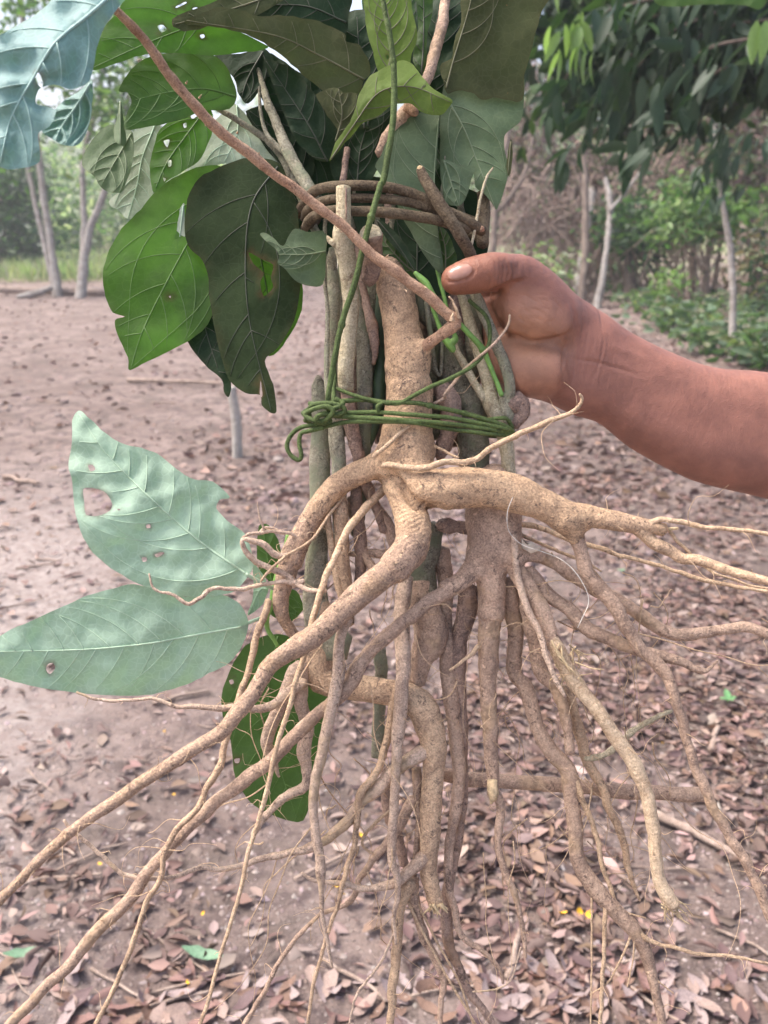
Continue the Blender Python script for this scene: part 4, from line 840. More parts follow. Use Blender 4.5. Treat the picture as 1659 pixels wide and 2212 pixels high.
limb('root', 'B', [(260, 1150, 1.6, 62), (270, 1250, 1.8, 56), (290, 1400, 1.9, 48), (300, 1640, 2, 45), 'F', (345, 50, 2, 45), (382, 180, 2, 42), (422, 300, 1.9, 44), (492, 420, 1.7, 48), (575, 505, 1.6, 52), (600, 620, 1.5, 47), (610, 750, 1.4, 45), (625, 900, 1.3, 44), (652, 1022, 1.2, 45), (712, 1122, 1.1, 47), (790, 1212, 1, 48), (850, 1285, 1, 48), (930, 1372, 1, 44), (990, 1462, 1, 39), (1022, 1562, 1, 34), (1042, 1682, 1, 30), (1070, 1800, 1, 28), (1095, 1920, 1, 26)], 'palestem' if False else 'root2', sec, hairs=44)
limb('root', 'B', [(350, 1180, 1.2, 55), (375, 1320, 1.2, 58), (405, 1480, 1.3, 52), (432, 1640, 1.4, 46), 'F', (500, 50, 1.4, 38), (552, 150, 1.4, 33), (572, 280, 1.4, 30), (590, 415, 1.5, 27)], 'root2', sec, hairs=10)
limb('root', 'F', [(560, 60, 2.6, 34), (600, 160, 2.6, 35), (640, 322, 2.6, 36), (692, 482, 2.6, 32), (770, 602, 2.6, 28), (802, 722, 2.6, 25), (852, 832, 2.6, 24), (890, 932, 2.6, 24), (902, 1042, 2.6, 19), (940, 1150, 2.6, 12), (968, 1215, 2.6, 7)], 'root', sec, hairs=16)
limb('root', 'F', [(620, 560, 1.2, 22), (650, 660, 1, 20), (690, 740, 1, 18), (740, 880, 1, 16), (762, 1020, 1, 15), (800, 1120, 1, 14), (845, 1255, .8, 12)], 'rootthin', sec)
limb('root', 'F', [(782, 1230, .6, 16), (776, 1450, .6, 13), (766, 1650, .6, 13), (754, 1900, .6, 12)], 'rootthin', sec, hairs=6)
limb('root', 'F', [(708, 1150, .8, 8), (708, 1500, .8, 6), (702, 1900, .8, 5)], 'rootthin', sec)
limb('root', 'F', [(940, 1370, .8, 20), (1050, 1442, .6, 12), (1180, 1472, .4, 12), (1280, 1502, .2, 11), (1450, 1512, 0, 10), (1560, 1532, 0, 9), (1700, 1562, 0, 8)], 'rootthin', sec, hairs=8)
for a in ([(920, 1400, .8, 8), (880, 1500, .8, 7), (800, 1650, .8, 6), (700, 1720, .8, 4)], [(940, 1420, .7, 6), (930, 1540, .7, 5), (900, 1680, .7, 4)], [(1010, 1600, .8, 6), (1080, 1660, .8, 5), (1150, 1715, .8, 4)], [(860, 1260, .9, 8), (930, 1290, .9, 6), (1000, 1308, .9, 4)]):
    limb('root', 'F', a, 'rootthin', sec, wob=.6)
limb('root', 'F', [(670, 445, 2.2, 14), (760, 430, 2.4, 20), (850, 370, 2.6, 20), (930, 300, 2.8, 20), (1030, 240, 3, 18), (1140, 188, 3.2, 10)], 'palestem', sec, .25, .4, 30)
limb('cut_root', 'E', [(1180, 520, 4.2, 40), (1350, 555, 4.2, 42), 'F', (200, 565, 4.2, 42), (500, 585, 4.2, 42), (800, 615, 4.2, 43), (1050, 632, 4.2, 42), (1300, 640, 4.2, 42), (1342, 642, 4.2, 41)], 'root2', sec, .06, .2, 8, flat=True)
limb('root', 'B', [(310, 840, 1.4, 18), (400, 850, 1.4, 18), (500, 890, 1.4, 16), (600, 930, 1.2, 16), (700, 955, .9, 16), (780, 975, .6, 16), (830, 1000, .5, 14), (1000, 1045, .2, 13), (1150, 1090, -.2, 13), (1300, 1140, -.6, 14), (1450, 1170, -1, 13), (1600, 1195, -1.4, 13), (1760, 1225, -1.8, 12)], 'rootthin', sec, hairs=12)
limb('root', 'B', [(310, 890, 1.5, 12), (420, 940, 1.5, 11), (560, 1000, 1.5, 11), (680, 1050, 1.5, 10), (760, 1095, 1.5, 6)], 'rootthin', sec)
limb('root', 'B', [(1300, 1060, -.6, 10), (1380, 1110, -1, 9), (1480, 1140, -1.1, 9), (1560, 1170, -1.3, 9), (1680, 1190, -1.6, 8)], 'rootthin', sec)
limb('root', 'B', [(100, 1500, .1, 16), (40, 1560, -.3, 12), (-60, 1630, -.6, 8)], 'rootthin', sec)
# pale thread caught on the roots
th = [(282, 692, -3.2, 1.6), (252, 780, -3, 1.6), (262, 880, -2.6, 1.6), (330, 950, -2.2, 1.6), (430, 985, -2, 1.6), (540, 1030, -2.2, 1.6), (620, 1100, -2.8, 1.6), (680, 1200, -3, 1.6), (690, 1270, -3, 1.6), (660, 1340, -3, 1.6), (632, 1400, -3, 1.6)]
tb = TB(); tb.tube(w4(px('B', th)), sides=6, knob=0, minstep=.003); thr = obj('plant_fibre', tb.mesh('plant_fibre'), plain('white_fibre', (.75, .72, .65))); tag(thr, 'thin white plant fibre curling over the right hand roots', 'fibre')
lv = [(330, 915, -.6), (350, 945, -.9), (385, 935, -.8), (435, 965, -.7), (425, 985, -.6), (380, 998, -.6), (330, 970, -.5)]
tb = TB(); cpt = [P(*q) for q in px('B', lv)]; cm = sum(cpt, Vector()) / len(cpt); nrm_ = -FW
vv = [p for p in cpt] + [p - nrm_ * .0008 for p in cpt] + [cm + nrm_ * .0012, cm - nrm_ * .0012]; k = len(cpt)
ff = [(2 * k, i, (i + 1) % k) for i in range(k)] + [(2 * k + 1, k + (i + 1) % k, k + i) for i in range(k)] + [(i, k + i, k + (i + 1) % k, (i + 1) % k) for i in range(k)]
tag(obj('bark_flake', mesh_py('bark_flake', vv, ff), plain('pale_flake', (.6, .52, .42))), 'pale papery bark flake stuck on the right root cluster', 'flake')

# ---- third plant: pale stem bending into the low centre root
thi = thing('uprooted_plant', 'pale grey green stem whose tan root sweeps down the middle bottom', 'root', P(900, 1520, 2))
T0 = ['A', (388, 40, 2.6, 12), (393, 70, 2.6, 30), (396, 110, 2.6, 42), (400, 220, 2.5, 46), (400, 420, 2.4, 56), (398, 620, 2.3, 56), (390, 900, 2.2, 56), (382, 1120, 2.1, 62), (385, 1280, 2.0, 74), (420, 1420, 1.9, 92), (500, 1520, 1.8, 100)]
T1_ = ['E', (560, -20, 1.8, 92), (660, 35, 1.7, 88), (800, 70, 1.6, 76), (920, 85, 1.4, 74), (1030, 110, 1.2, 82), (1110, 170, 1.1, 88), (1155, 280, 1.0, 84), (1180, 420, 1.0, 70), (1175, 560, 1.0, 64), (1165, 750, 1.0, 61), (1160, 900, 1, 57), (1155, 1050, 1, 51), (1178, 1170, 1, 47), (1195, 1240, 1, 42)]
tb = TB(); tb.tube(w4(px('A', T0)), knob=.08, wob=.15); obj('stem', tb.mesh('stem'), M['greystem'], thi)
limb('root', 'A', ['A', (390, 1260, 1.9, 60), (425, 1400, 1.8, 88)] + T1_, 'root', thi, .07, .1, 40)
tb = TB()
for k in range(16):
    c = px('E', [(1195 + random.gauss(0, 22), 1235, .8 + random.gauss(0, .3))])[0]; a = P(*c); e = a + Vector((random.gauss(.003, .004), random.gauss(0, .002), -random.uniform(.003, .010))); tb.tube([(*a, .0014), (*e, .0004)], sides=5, knob=.1)
tag(obj('torn_fibres', tb.mesh('torn_fibres'), M['fibre'], thi), kind='stuff')
limb('root', 'E', [(1180, 395, 1.0, 50), (1110, 415, .7, 46), (1030, 460, .4, 42), (950, 532, .3, 42), (870, 612, .2, 40), (780, 692, .1, 36), (720, 782, 0, 34), (620, 872, -.2, 30), (520, 930, -.4, 26), (400, 960, -.7, 23), (260, 986, -1, 20), (120, 1030, -1.4, 16), 'D', (1161, 1046, -1.7, 15), (1090, 1036, -1.9, 15), (960, 1080, -2.2, 14), (850, 1096, -2.4, 14), (740, 1094, -2.6, 14), (650, 1060, -2.8, 13), (560, 980, -3, 13), (480, 910, -3.2, 12), (410, 850, -3.4, 11), (345, 780, -3.5, 9)], 'root3', thi, hairs=22)
limb('root', 'E', [(960, 120, .8, 26), (950, 210, .6, 25), (930, 330, .4, 25), (900, 460, .2, 25), (850, 560, 0, 24), (790, 622, -.3, 26), (770, 750, -.3, 20), (755, 900, -.3, 18), (720, 1012, -.4, 16), (690, 1120, -.9, 14), (655, 1260, -.8, 13), (610, 1380, -.7, 12), (570, 1530, -.7, 11), (530, 1670, -.7, 11), (500, 1880, -.7, 10)], 'root', thi, hairs=16)
limb('root', 'E', [(1160, 955, 1.0, 46), (1110, 995, .7, 42), (1050, 1050, .3, 35), (980, 1110, .1, 29), (880, 1142, -.1, 22), (780, 1146, -.3, 20), (690, 1120, -.5, 17), (600, 1115, -.7, 14), (520, 1100, -.9, 12), (468, 1065, -1, 8)], 'root3', thi, hairs=8)
limb('root', 'E', [(1060, 1110, .6, 42), (1010, 1200, .6, 38), (992, 1330, .6, 32), (982, 1450, .6, 31), (975, 1560, .6, 29), (955, 1720, .6, 26), (944, 1900, .6, 22)], 'root', thi, hairs=14)
limb('root', 'E', [(1060, 1100, 1.4, 42), (1080, 1260, 1.4, 33), (1130, 1400, 1.5, 30), (1190, 1540, 1.6, 27), (1235, 1640, 1.6, 22), (1222, 1750, 1.6, 18), (1215, 1900, 1.6, 16)], 'root2', thi, hairs=10)
limb('root', 'E', [(1040, 1220, .9, 10), (1130, 1400, .9, 9), (1250, 1620, .9, 8), (1420, 1900, .9, 7)], 'rootthin', thi)
limb('root', 'E', [(1080, 1200, 1.2, 9), (1200, 1440, 1.2, 8), (1320, 1660, 1.2, 7), (1400, 1900, 1.2, 6)], 'rootthin', thi)
limb('root', 'E', [(970, 1380, .2, 9), (900, 1540, .1, 8), (840, 1620, 0, 8), (770, 1712, 0, 8), (742, 1800, 0, 7), (720, 1900, 0, 6)], 'root3', thi, wob=.6)
limb('root', 'E', [(1085, 500, 1.6, 30), (1095, 650, 1.6, 26), (1105, 780, 1.6, 22), (1085, 950, 1.6, 18), (1075, 1080, 1.6, 16)], 'root2', thi, hairs=12)
limb('root', 'E', [(940, 730, .6, 9), (870, 790, .6, 10), (802, 868, .6, 9), (802, 920, .6, 9), (852, 962, .6, 8)], 'rootthin', thi)
limb('root', 'E', [(1070, 660, 1.8, 34), (1010, 772, 1.7, 34), (940, 882, 1.6, 28), (850, 1002, 1.5, 24), (785, 1090, 1.5, 20), (755, 1185, 1.5, 19), (700, 1240, 1.4, 17), (570, 1290, 1.2, 13), (450, 1402, 1, 14), (340, 1562, .8, 15), (250, 1732, .6, 15), (150, 1900, .4, 16)], 'root2', thi, hairs=14)
# pale straight root and its neighbours
limb('root', 'A', [(870, 1120, .6, 36), (850, 1220, .4, 44), (842, 1350, .2, 46), (850, 1500, 0, 46), (852, 1640, -.2, 44), 'E', (1015, 0, -.3, 40), (1000, 200, -.4, 41), (986, 330, -.5, 37), (980, 480, -.5, 30), (966, 700, -.5, 28), (960, 850, -.5, 28), (956, 1000, -.5, 25), (984, 1090, -.5, 20), (986, 1200, -.5, 17), (966, 1300, -.5, 12), (976, 1450, -.5, 8)], 'root3', thi, .06, .15, 26)
limb('root', 'A', [(560, 1350, -3.1, 24), (520, 1420, -3.0, 31), (500, 1520, -2.9, 35), 'E', (668, 0, -2.8, 40), (620, 200, -2.9, 37), (582, 400, -3, 35), (546, 550, -3, 32), (530, 700, -3, 29), (545, 850, -3, 28), (568, 1000, -3, 30), (570, 1060, -3, 31), (575, 1150, -3, 18), (580, 1300, -3, 14), (610, 1450, -3, 12), (632, 1575, -3, 8)], 'root3', thi, .08, .2, 18)
limb('root', 'A', [(750, 650, 1.0, 26), (640, 762, -.2, 26), (560, 862, -1.2, 25), (480, 1022, -2, 23), (430, 1132, -2.3, 22), (380, 1290, -2.6, 21), (340, 1450, -2.7, 20), (300, 1600, -2.8, 19), 'E', (440, 10, -2.9, 18), (400, 180, -3, 17), (330, 390, -3.2, 16), (290, 580, -3.3, 16), (240, 770, -3.4, 16), (180, 950, -3.6, 15), (140, 1150, -3.8, 14), (80, 1350, -4, 13), (20, 1540, -4.2, 12), 'D', (1130, 1740, -4.5, 13), (1070, 1910, -4.7, 14)], 'rootthin', thi, .08, .25, 20)
limb('root', 'A', [(530, 690, .4, 9), (430, 820, -.4, 10), (350, 930, -1.0, 9), (220, 1010, -1.5, 9), (120, 1100, -1.7, 9), (80, 1150, -1.8, 7)], 'rootthin', thi, hairs=10)
limb('root', 'A', [(120, 1250, -.4, 22), (95, 1360, -.8, 22), 'C', (1390, 1430, -1.2, 22), (1340, 1630, -1.6, 21), 'D', (1280, 150, -1.9, 20), (1222, 350, -2.3, 20), (1190, 480, -2.6, 22), (1120, 602, -2.9, 20), (1060, 722, -3.2, 20), (960, 822, -3.6, 19), (890, 952, -3.9, 18), (868, 1090, -4.0, 17), (790, 1222, -4.1, 17), (750, 1352, -4.2, 17), (690, 1512, -4.4, 16), (610, 1702, -4.6, 15), (510, 1900, -4.8, 15)], 'root', thi, .12, .35, 26)
limb('root', 'E', [(480, 30, 0, 40), (420, 80, -.2, 34), 'D', (1480, 150, -.6, 30), (1380, 176, -.9, 25), (1270, 166, -1.1, 21), (1180, 180, -1.3, 20), (1060, 166, -1.5, 17), (960, 166, -1.7, 14), (830, 122, -2, 12), (730, 130, -2.2, 11), (540, 130, -2.5, 10), (415, 88, -2.7, 7)], 'root3', thi, .12, .4, 14)
limb('root', 'E', [(440, -40, .6, 46), (400, 50, .5, 40), (340, 180, .3, 38), (282, 330, .2, 38), (300, 430, .2, 30), (325, 480, .2, 18), (345, 545, .2, 8)], 'root3', thi, .15, .3, 16)
limb('root', 'E', [(450, -60, .9, 56), (462, 40, .9, 52), (470, 160, .9, 46), (502, 280, .9, 41), (480, 400, .9, 42), (496, 500, .9, 30), (488, 590, .8, 30), (400, 642, .6, 26), (320, 702, .3, 24), (250, 782, 0, 20), (205, 860, -.2, 15)], 'root3', thi, .15, .3, 14)
# forked fine roots at left
for a in ([(1600, 1170, -.8, 24), (1550, 1120, -1.0, 20), (1450, 1080, -1.4, 20), (1340, 1010, -1.8, 19), (1312, 925, -2, 14), (1400, 940, -1.8, 20), (1480, 1002, -1.4, 21), (1560, 1010, -1, 18)], [(1640, 1150, -.9, 18), (1450, 1160, -1.5, 14), (1300, 1190, -2, 14), (1150, 1190, -2.4, 14), (1080, 1240, -2.6, 14), (1010, 1270, -2.7, 13), (930, 1222, -2.9, 10), (830, 1190, -3.1, 8), (806, 1108, -3.2, 5)],
          [(1640, 930, -.2, 12), (1560, 890, -.6, 12), (1480, 880, -1, 12), (1380, 890, -1.3, 12), (1310, 912, -1.5, 9)], [(1500, 870, -.8, 9), (1430, 860, -1, 8), (1390, 900, -1.3, 7)], [(1600, 1160, -1, 14), (1680, 1200, -1.4, 16), (1760, 1200, -1.8, 14)], [(1430, 880, -1.2, 8), (1400, 800, -1.4, 6), (1390, 720, -1.5, 3)]):
    limb('root', 'C', a, 'root3', thi, .15, .6, 3)

# ---- fourth: dark root beside the centre root, behind
fou = thing('uprooted_plant', 'mossy stem with a dark swollen root hidden behind the pale straight root', 'root', P(960, 1360, 3))
limb('stem', 'A', [(1010, 850, 3.2, 60), (985, 960, 3.0, 75), (960, 1080, 2.9, 76), (960, 1200, 2.8, 78), (975, 1320, 2.6, 88), (1000, 1420, 2.4, 92), (960, 1520, 2.2, 70), (940, 1620, 2.2, 60)], 'mossstem', fou, .1, .2)
limb('root', 'A', [(960, 1150, 2.5, 64), (965, 1270, 2.3, 84), (1005, 1400, 2.0, 96), (985, 1500, 1.9, 84), (940, 1580, 1.9, 66), (920, 1700, 2, 52)], 'root2', fou, .12, .2, 16)
limb('root', 'A', [(1060, 980, 3.4, 50), (1080, 1150, 3.2, 48), (1075, 1350, 2.9, 42), (1085, 1500, 2.6, 48), 'E', (1260, 0, 2.4, 46), (1288, 200, 2.2, 44), (1308, 400, 2.1, 40), (1320, 560, 2, 37), (1292, 750, 2, 32), (1270, 900, 2, 28), (1256, 1080, 2, 25), (1290, 1250, 2, 23), (1332, 1402, 2, 18), (1440, 1482, 2, 14), (1530, 1572, 2, 11), (1556, 1660, 2, 8)], 'root2', fou, .1, .25, 30)
limb('root', 'A', [(1200, 1180, 2.2, 60), (1190, 1330, 2.3, 56), (1150, 1480, 2.4, 50), (1140, 1650, 2.5, 46), 'E', (1320, 60, 2.5, 40), (1335, 400, 2.6, 36), (1340, 650, 2.7, 30), (1310, 900, 2.8, 28), (1255, 1150, 2.8, 34), (1250, 1300, 2.8, 36), (1262, 1452, 2.8, 33), (1312, 1562, 2.8, 28), (1372, 1702, 2.8, 25), (1450, 1802, 2.8, 22), (1520, 1910, 2.8, 20)], 'darkroot', fou, .1, .2, 20)
limb('stem', 'E', [(890, -150, 3.6, 40), (890, 100, 3.6, 36), (885, 300, 3.6, 36), (878, 440, 3.6, 34)], 'greystem', fou, flat=True)
limb('stem', 'E', [(925, 500, 3.8, 32), (930, 700, 3.8, 30), (1000, 900, 3.8, 30), (1020, 1020, 3.8, 28)], 'darkroot', fou, .15)
limb('root', 'A', [(700, 740, 2.4, 32), (770, 850, 2.2, 36), (820, 980, 2, 40), (760, 1010, 1.8, 30), (650, 1000, 1.6, 26), (560, 1000, 1.6, 14)], 'root2', fou, .15, .4, 20)
limb('root', 'A', [(560, 700, 1.8, 26), (600, 860, 1.6, 26), (640, 1000, 1.4, 27), (690, 1090, 1.2, 30), (660, 1150, 1.2, 20)], 'root2', fou, .15, .4, 16)

# ---- standing stems of the bundle
cut = thing('cut_branch', 'pale cut stem with a split top standing left of the thick root', 'branch', P(745, 1180, 0))
limb('stem', 'M', [(455, 228, -3.2, 55), (455, 330, -3.2, 54), (452, 440, -3.1, 55), (438, 560, -2.8, 70), (455, 640, -2.5, 76), (480, 750, -2.0, 68), (492, 900, -1.3, 60), (500, 1050, -.9, 58), (482, 1250, -.5, 61), (470, 1450, -.2, 60), (474, 1600, .1, 54)], 'palestem', cut, .06, .12, flat=True)
limb('root', 'A', [(542, 20, .1, 43), (556, 200, .3, 40), (576, 330, .6, 42), (602, 450, 1.0, 38), (640, 600, 1.6, 36), (700, 740, 2, 30), (750, 880, 2.2, 24)], 'darkroot', cut, .15, .2)
limb('bud_scar', 'M', [(400, 610, -2.9, 30), (360, 590, -2.9, 22), (345, 560, -2.9, 14)], 'palestem', cut, .2)
limb('split', 'M', [(470, 232, -3.75, 7), (472, 330, -3.75, 8), (470, 440, -3.75, 5)], 'darkroot', cut, .1)
st = thing('cut_stump', 'short brown cut stump above the thick root', 'stump', P(805, 600, 0))
limb('stem', 'M', [(638, 548, -2.6, 80), (643, 600, -2.2, 77), (652, 660, -1.8, 66), (645, 760, -1.2, 68), (630, 830, -.8, 60), (600, 870, -.6, 40)], 'darkroot', st, .12, .1, flat=True)
tb = TB(); a = P(*px('M', [(638, 548, -2.6)])[0]); ax_ = (P(*px('M', [(638, 548, -2.6)])[0]) - P(*px('M', [(643, 600, -1.4)])[0])).normalized(); rr = 78 * .32 / F * .585
tb.tube([(*(a - ax_ * .001), rr * .96), (*(a + ax_ * .0012), rr * .93), (*(a + ax_ * .0016), rr * .5)], sides=20, knob=.05, minstep=.0005); obj('cut_face', tb.mesh('cut_face'), M['palestem'], st)
def stem(label, fr, pts, mat, knob=.08, wob=.2, hairs=0, flat=False, name='stem', kids=()):
    q = px(fr, pts); t = thing({'stem': 'cut_branch', 'stick': 'dry_stick', 'stalk': 'cut_branch', 'splinter': 'dry_stick', 'tendril': 'dry_tendril'}[name], label, 'tendril' if name == 'tendril' else 'branch', P(*q[-1][:3])); limb(name, fr, pts, mat, t, knob, wob, hairs, flat=flat)
    for (nm, f2, p2, m2) in kids: limb(nm, f2, p2, m2, t, .12, .25)
    return t
stem('thin grey stem at the left edge of the bundle', 'M', [(330, 440, -.6, 15), (325, 700, -.4, 15), (330, 900, -.3, 16), (346, 1100, -.2, 17), (340, 1400, -.1, 21), (348, 1640, 0, 22), 'A', (470, 300, .8, 24), (480, 500, 1.2, 20)], 'greystem')
stem('lichen spotted grey stem running down the left side', 'M', [(380, 640, .4, 30), (372, 760, .5, 40), (385, 950, .6, 46), (385, 1150, .7, 44), (385, 1400, .8, 40), 'A', (482, 180, .9, 42), (490, 400, 1.0, 48), (502, 560, 1.0, 44), (508, 800, 1.0, 44), (514, 1000, 1.0, 42), (530, 1150, 1.0, 42), (540, 1320, 1.2, 36)], 'greystem')
stem('pinkish tan root running down the left side of the bundle', 'A', [(510, 640, .8, 34), (512, 800, .75, 43), (516, 1000, .75, 44), (530, 1150, .75, 46), (545, 1290, .9, 44), (560, 1380, 1.2, 30)], 'root', hairs=10)
stem('brown root squeezed behind the leftmost lateral root', 'A', [(590, 560, 1.6, 26), (600, 740, 1.5, 36), (615, 900, 1.5, 38), (620, 1060, 1.6, 34), (600, 1250, 1.7, 30)], 'darkroot', hairs=10)
stem('tan root seen between the left stems', 'A', [(440, 640, 1.2, 18), (445, 820, 1.0, 20), (470, 1000, .6, 22), (500, 1180, .4, 22), (540, 1300, .4, 18)], 'rootthin', hairs=10)
stem('mossy dark green stem between the pale stem and thick root', 'M', [(545, 900, 1.4, 40), (565, 1080, 1.4, 52), (592, 1260, 1.4, 60), (600, 1450, 1.4, 60), (600, 1640, 1.4, 56), 'A', (640, 140, 1.5, 50), (650, 300, 1.6, 44), (625, 600, 2, 40), (600, 900, 2.4, 36)], 'mossstem')
stem('thin brown root strip beside the stump', 'M', [(575, 860, .9, 24), (600, 980, .8, 34), (630, 1110, .7, 42), (662, 1240, .7, 42), (668, 1340, .8, 28), (655, 1420, 1, 16)], 'darkroot', .2)
stem('dark green rolled stem behind the thick root', 'M', [(700, 950, 2.2, 30), (705, 1200, 2.2, 46), (705, 1450, 2.0, 46), 'A', (722, 60, 1.9, 42), (712, 200, 1.8, 40), (680, 330, 1.8, 36), (640, 430, 1.8, 32), (600, 500, 1.8, 16)], 'darkgreen', .04)
stem('broad grey green stem right of the thick root', 'M', [(940, 880, 1.6, 44), (985, 1080, 1.6, 50), (1150, 1200, 2.4, 70), (1190, 1400, 2.4, 104), (1225, 1600, 2.3, 112), 'A', (1228, 200, 2.2, 92), (1222, 330, 2.2, 90), (1235, 470, 2.2, 92), (1250, 640, 2.2, 80)], 'mossstem')
stem('knobbly dark root lump between thick root and grey stem', 'A', [(1040, 90, .6, 40), (1080, 150, .6, 62), (1105, 240, .6, 64), (1088, 340, .7, 56), (1062, 420, .9, 44), (1040, 480, 1, 30)], 'darkroot', .3, .3, 10)
stem('pale smooth stem with a swollen joint at the right', 'M', [(1240, 930, .9, 28), (1262, 1000, .9, 32), (1322, 1190, .8, 44), (1390, 1400, .7, 48), (1435, 1560, .6, 50), 'A', (1325, 175, .5, 52), (1372, 290, .6, 46), (1408, 430, .7, 41), (1420, 560, .9, 40), (1420, 660, 1.2, 36)], 'palestem', .06, .15)
stem('thinner pale stem crossing into the swollen joint', 'M', [(1195, 1270, .3, 24), (1225, 1350, .3, 28), (1290, 1460, .3, 31), (1350, 1570, .2, 31), (1405, 1660, .3, 30)], 'palestem')
stem('forked bright green twig behind the reddish shoot', 'M', [(935, 800, -1.9, 16), (970, 835, -2.0, 24), (1015, 885, -2.0, 28), (1062, 962, -1.9, 25), (1130, 1042, -1.6, 22), (1250, 1162, -1.0, 22), (1372, 1296, -.6, 24), (1392, 1320, -.5, 30), (1430, 1400, -.4, 20), (1475, 1510, -.3, 19), (1520, 1630, -.3, 20)], 'greentwig', .06)
stem('short green twig with a swollen node under the shoot', 'M', [(1035, 980, -.6, 14), (1060, 1060, -.6, 16), (1095, 1150, -.6, 18), (1130, 1240, -.6, 22), (1170, 1285, -.6, 36), (1195, 1330, -.5, 26)], 'greentwig', .1, kids=[('side_twig', 'M', [(1175, 1285, -.6, 30), (1208, 1250, -.7, 24), (1195, 1205, -.8, 14)], 'greentwig')])
stem('smooth olive green stem bending down past the palm', 'M', [(1335, 930, -.2, 34), (1365, 1000, -.2, 42), (1425, 1135, -.3, 40), (1482, 1280, -.3, 40), (1540, 1420, -.3, 41), (1568, 1540, -.2, 39), (1572, 1650, 0, 38), 'A', (1405, 150, .1, 40), (1412, 260, .4, 44), (1430, 330, .8, 30)], 'greystem', kids=[('root_lump', 'A', [(1420, 210, .3, 60), (1470, 170, .4, 60), (1490, 240, .5, 50), (1440, 300, .5, 40)], 'darkroot')])
stem('slender green shoot beside the reddish shoot', 'M', [(1060, 640, .2, 16), (1090, 800, .2, 16), (1130, 960, .1, 16), (1150, 1050, 0, 14)], 'greentwig')
stem('thin grey stem seen right of the thick root', 'M', [(1010, 1000, 1.2, 18), (1030, 1150, 1.2, 22), (1050, 1300, 1.2, 20), (1075, 1460, 1.4, 16), (1110, 1480, 1.4, 14), (1120, 1250, 1.2, 14)], 'greystem')
# filler stems deep inside
for k, (x, m_) in enumerate(((540, 'darkroot'), (640, 'mossstem'), (745, 'darkroot'), (870, 'mossstem'), (990, 'darkroot'), (1100, 'mossstem'), (1215, 'darkroot'), (1330, 'mossstem'), (440, 'mossstem'))):
    stem(('dark brown stem', 'dull mossy stem', 'dark stem', 'greenish stem', 'brown stem', 'mossy stem', 'dark brown stem', 'olive stem', 'mossy stem')[k] + ' deep inside the bundle ' + ('behind the pale cut stem', 'behind the stump', 'behind the rolled green stem', 'behind the thick root', 'behind the reddish shoot', 'behind the green twigs', 'behind the swollen joint', 'beside the palm', 'at its left edge')[k], 'M', [(x + (850 - x) * .25, 200, 3.3, 62), (x + (850 - x) * .1, 700, 3.5, 66), (x, 1200, 3.5, 68), 'A', ((x - 420) * .8 + 482, 60, 3.5, 56), ((x - 420) * .8 + 482, 330 + (k * 37) % 130, 3.5, 50)], m_, flat=True)

# ---- green vine tie
tie = thing('vine_tie', 'green vine tied round the bundle with a knot at left and a long tail', 'vine', P(720, 890, -1))
def band(pts, r=14): limb('strand', 'A', [(*p, r) for p in pts], 'vine', tie, .04, .1)
band([(400, 190, -.6), (500, 178, -1.2), (640, 170, -1.5), (760, 184, -2.2), (900, 184, -2.5), (990, 200, -2.3), (1180, 242, -1.6), (1300, 277, -1.3), (1400, 312, -.9), (1442, 345, -.2), (1430, 360, 1.5), (1250, 330, 4.4), (900, 280, 4.8), (560, 260, 4.4), (340, 250, 2.6), (318, 246, 1)], 15)
band([(400, 250, -1), (530, 240, -1.5), (700, 236, -1.9), (900, 250, -2.5), (1100, 266, -1.9), (1280, 300, -1.4), (1400, 326, -1.0), (1445, 345, 0)], 14)
band([(420, 240, -1.2), (480, 256, -1.6), (640, 266, -1.9), (800, 276, -2.4), (1000, 290, -2.4), (1200, 312, -1.6), (1330, 330, -1.2), (1440, 352, -.2), (1440, 372, 1.4), (1200, 350, 4.6), (800, 300, 5), (400, 290, 3.4), (320, 280, .8)], 15)
band([(330, 340, -.4), (380, 325, -1), (450, 308, -1.4), (560, 288, -1.7), (700, 286, -2.0), (900, 292, -2.5), (1100, 326, -1.8), (1300, 352, -1.3), (1442, 362, -.3)], 14)
band([(1250, 285, -1.2), (1370, 268, -1.1), (1412, 275, -.7), (1440, 320, -.1)], 13)
# knot
band([(330, 250, -.8), (360, 200, -1.6), (440, 188, -2.2), (520, 205, -2.3), (530, 235, -2.2), (480, 250, -2.2), (410, 246, -2.4), (380, 275, -2.3), (420, 296, -2.0), (460, 280, -1.6)], 16)
band([(310, 240, -.4), (340, 270, -1.4), (400, 285, -2.0), (440, 270, -2.3), (470, 230, -2.6), (440, 205, -2.6), (380, 215, -2.4), (330, 240, -1.8), (330, 275, -1.2)], 16)
band([(345, 190, -.6), (400, 200, -1.8), (470, 215, -2.4), (525, 190, -2.2), (490, 165, -1.6)], 15)
band([(430, 300, -1.6), (380, 285, -2.2), (330, 260, -1.8), (318, 235, -1.0), (350, 215, -.4)], 15)
band([(440, 295, -1.4), (360, 305, -1.2), (290, 322, -1.0), (245, 360, -1.0), (222, 415, -1.0), (240, 465, -1.0), (285, 494, -1.0), (300, 470, -1.1), (288, 400, -1.2), (300, 350, -1.3), (340, 338, -1.4), (420, 320, -1.6)], 14)
limb('tail', 'A', [(450, 250, -1.2, 14), (445, 190, -1.8, 17), 'M', (350, 1640, -2.1, 21), (380, 1450, -2.3, 22), (440, 1150, -2.6, 23), (530, 870, -3.0, 24), (580, 660, -3.2, 24), (640, 430, -3.5, 24), (700, 220, -3.5, 24), 'T2', (745, 960, -3.5, 20), (790, 700, -3.6, 20), (802, 500, -3.8, 20), (796, 330, -4.0, 19), (776, 190, -4.2, 18), (748, 50, -4.4, 16), (730, -60, -4.6, 14)], 'vine', tie, .04, .12)
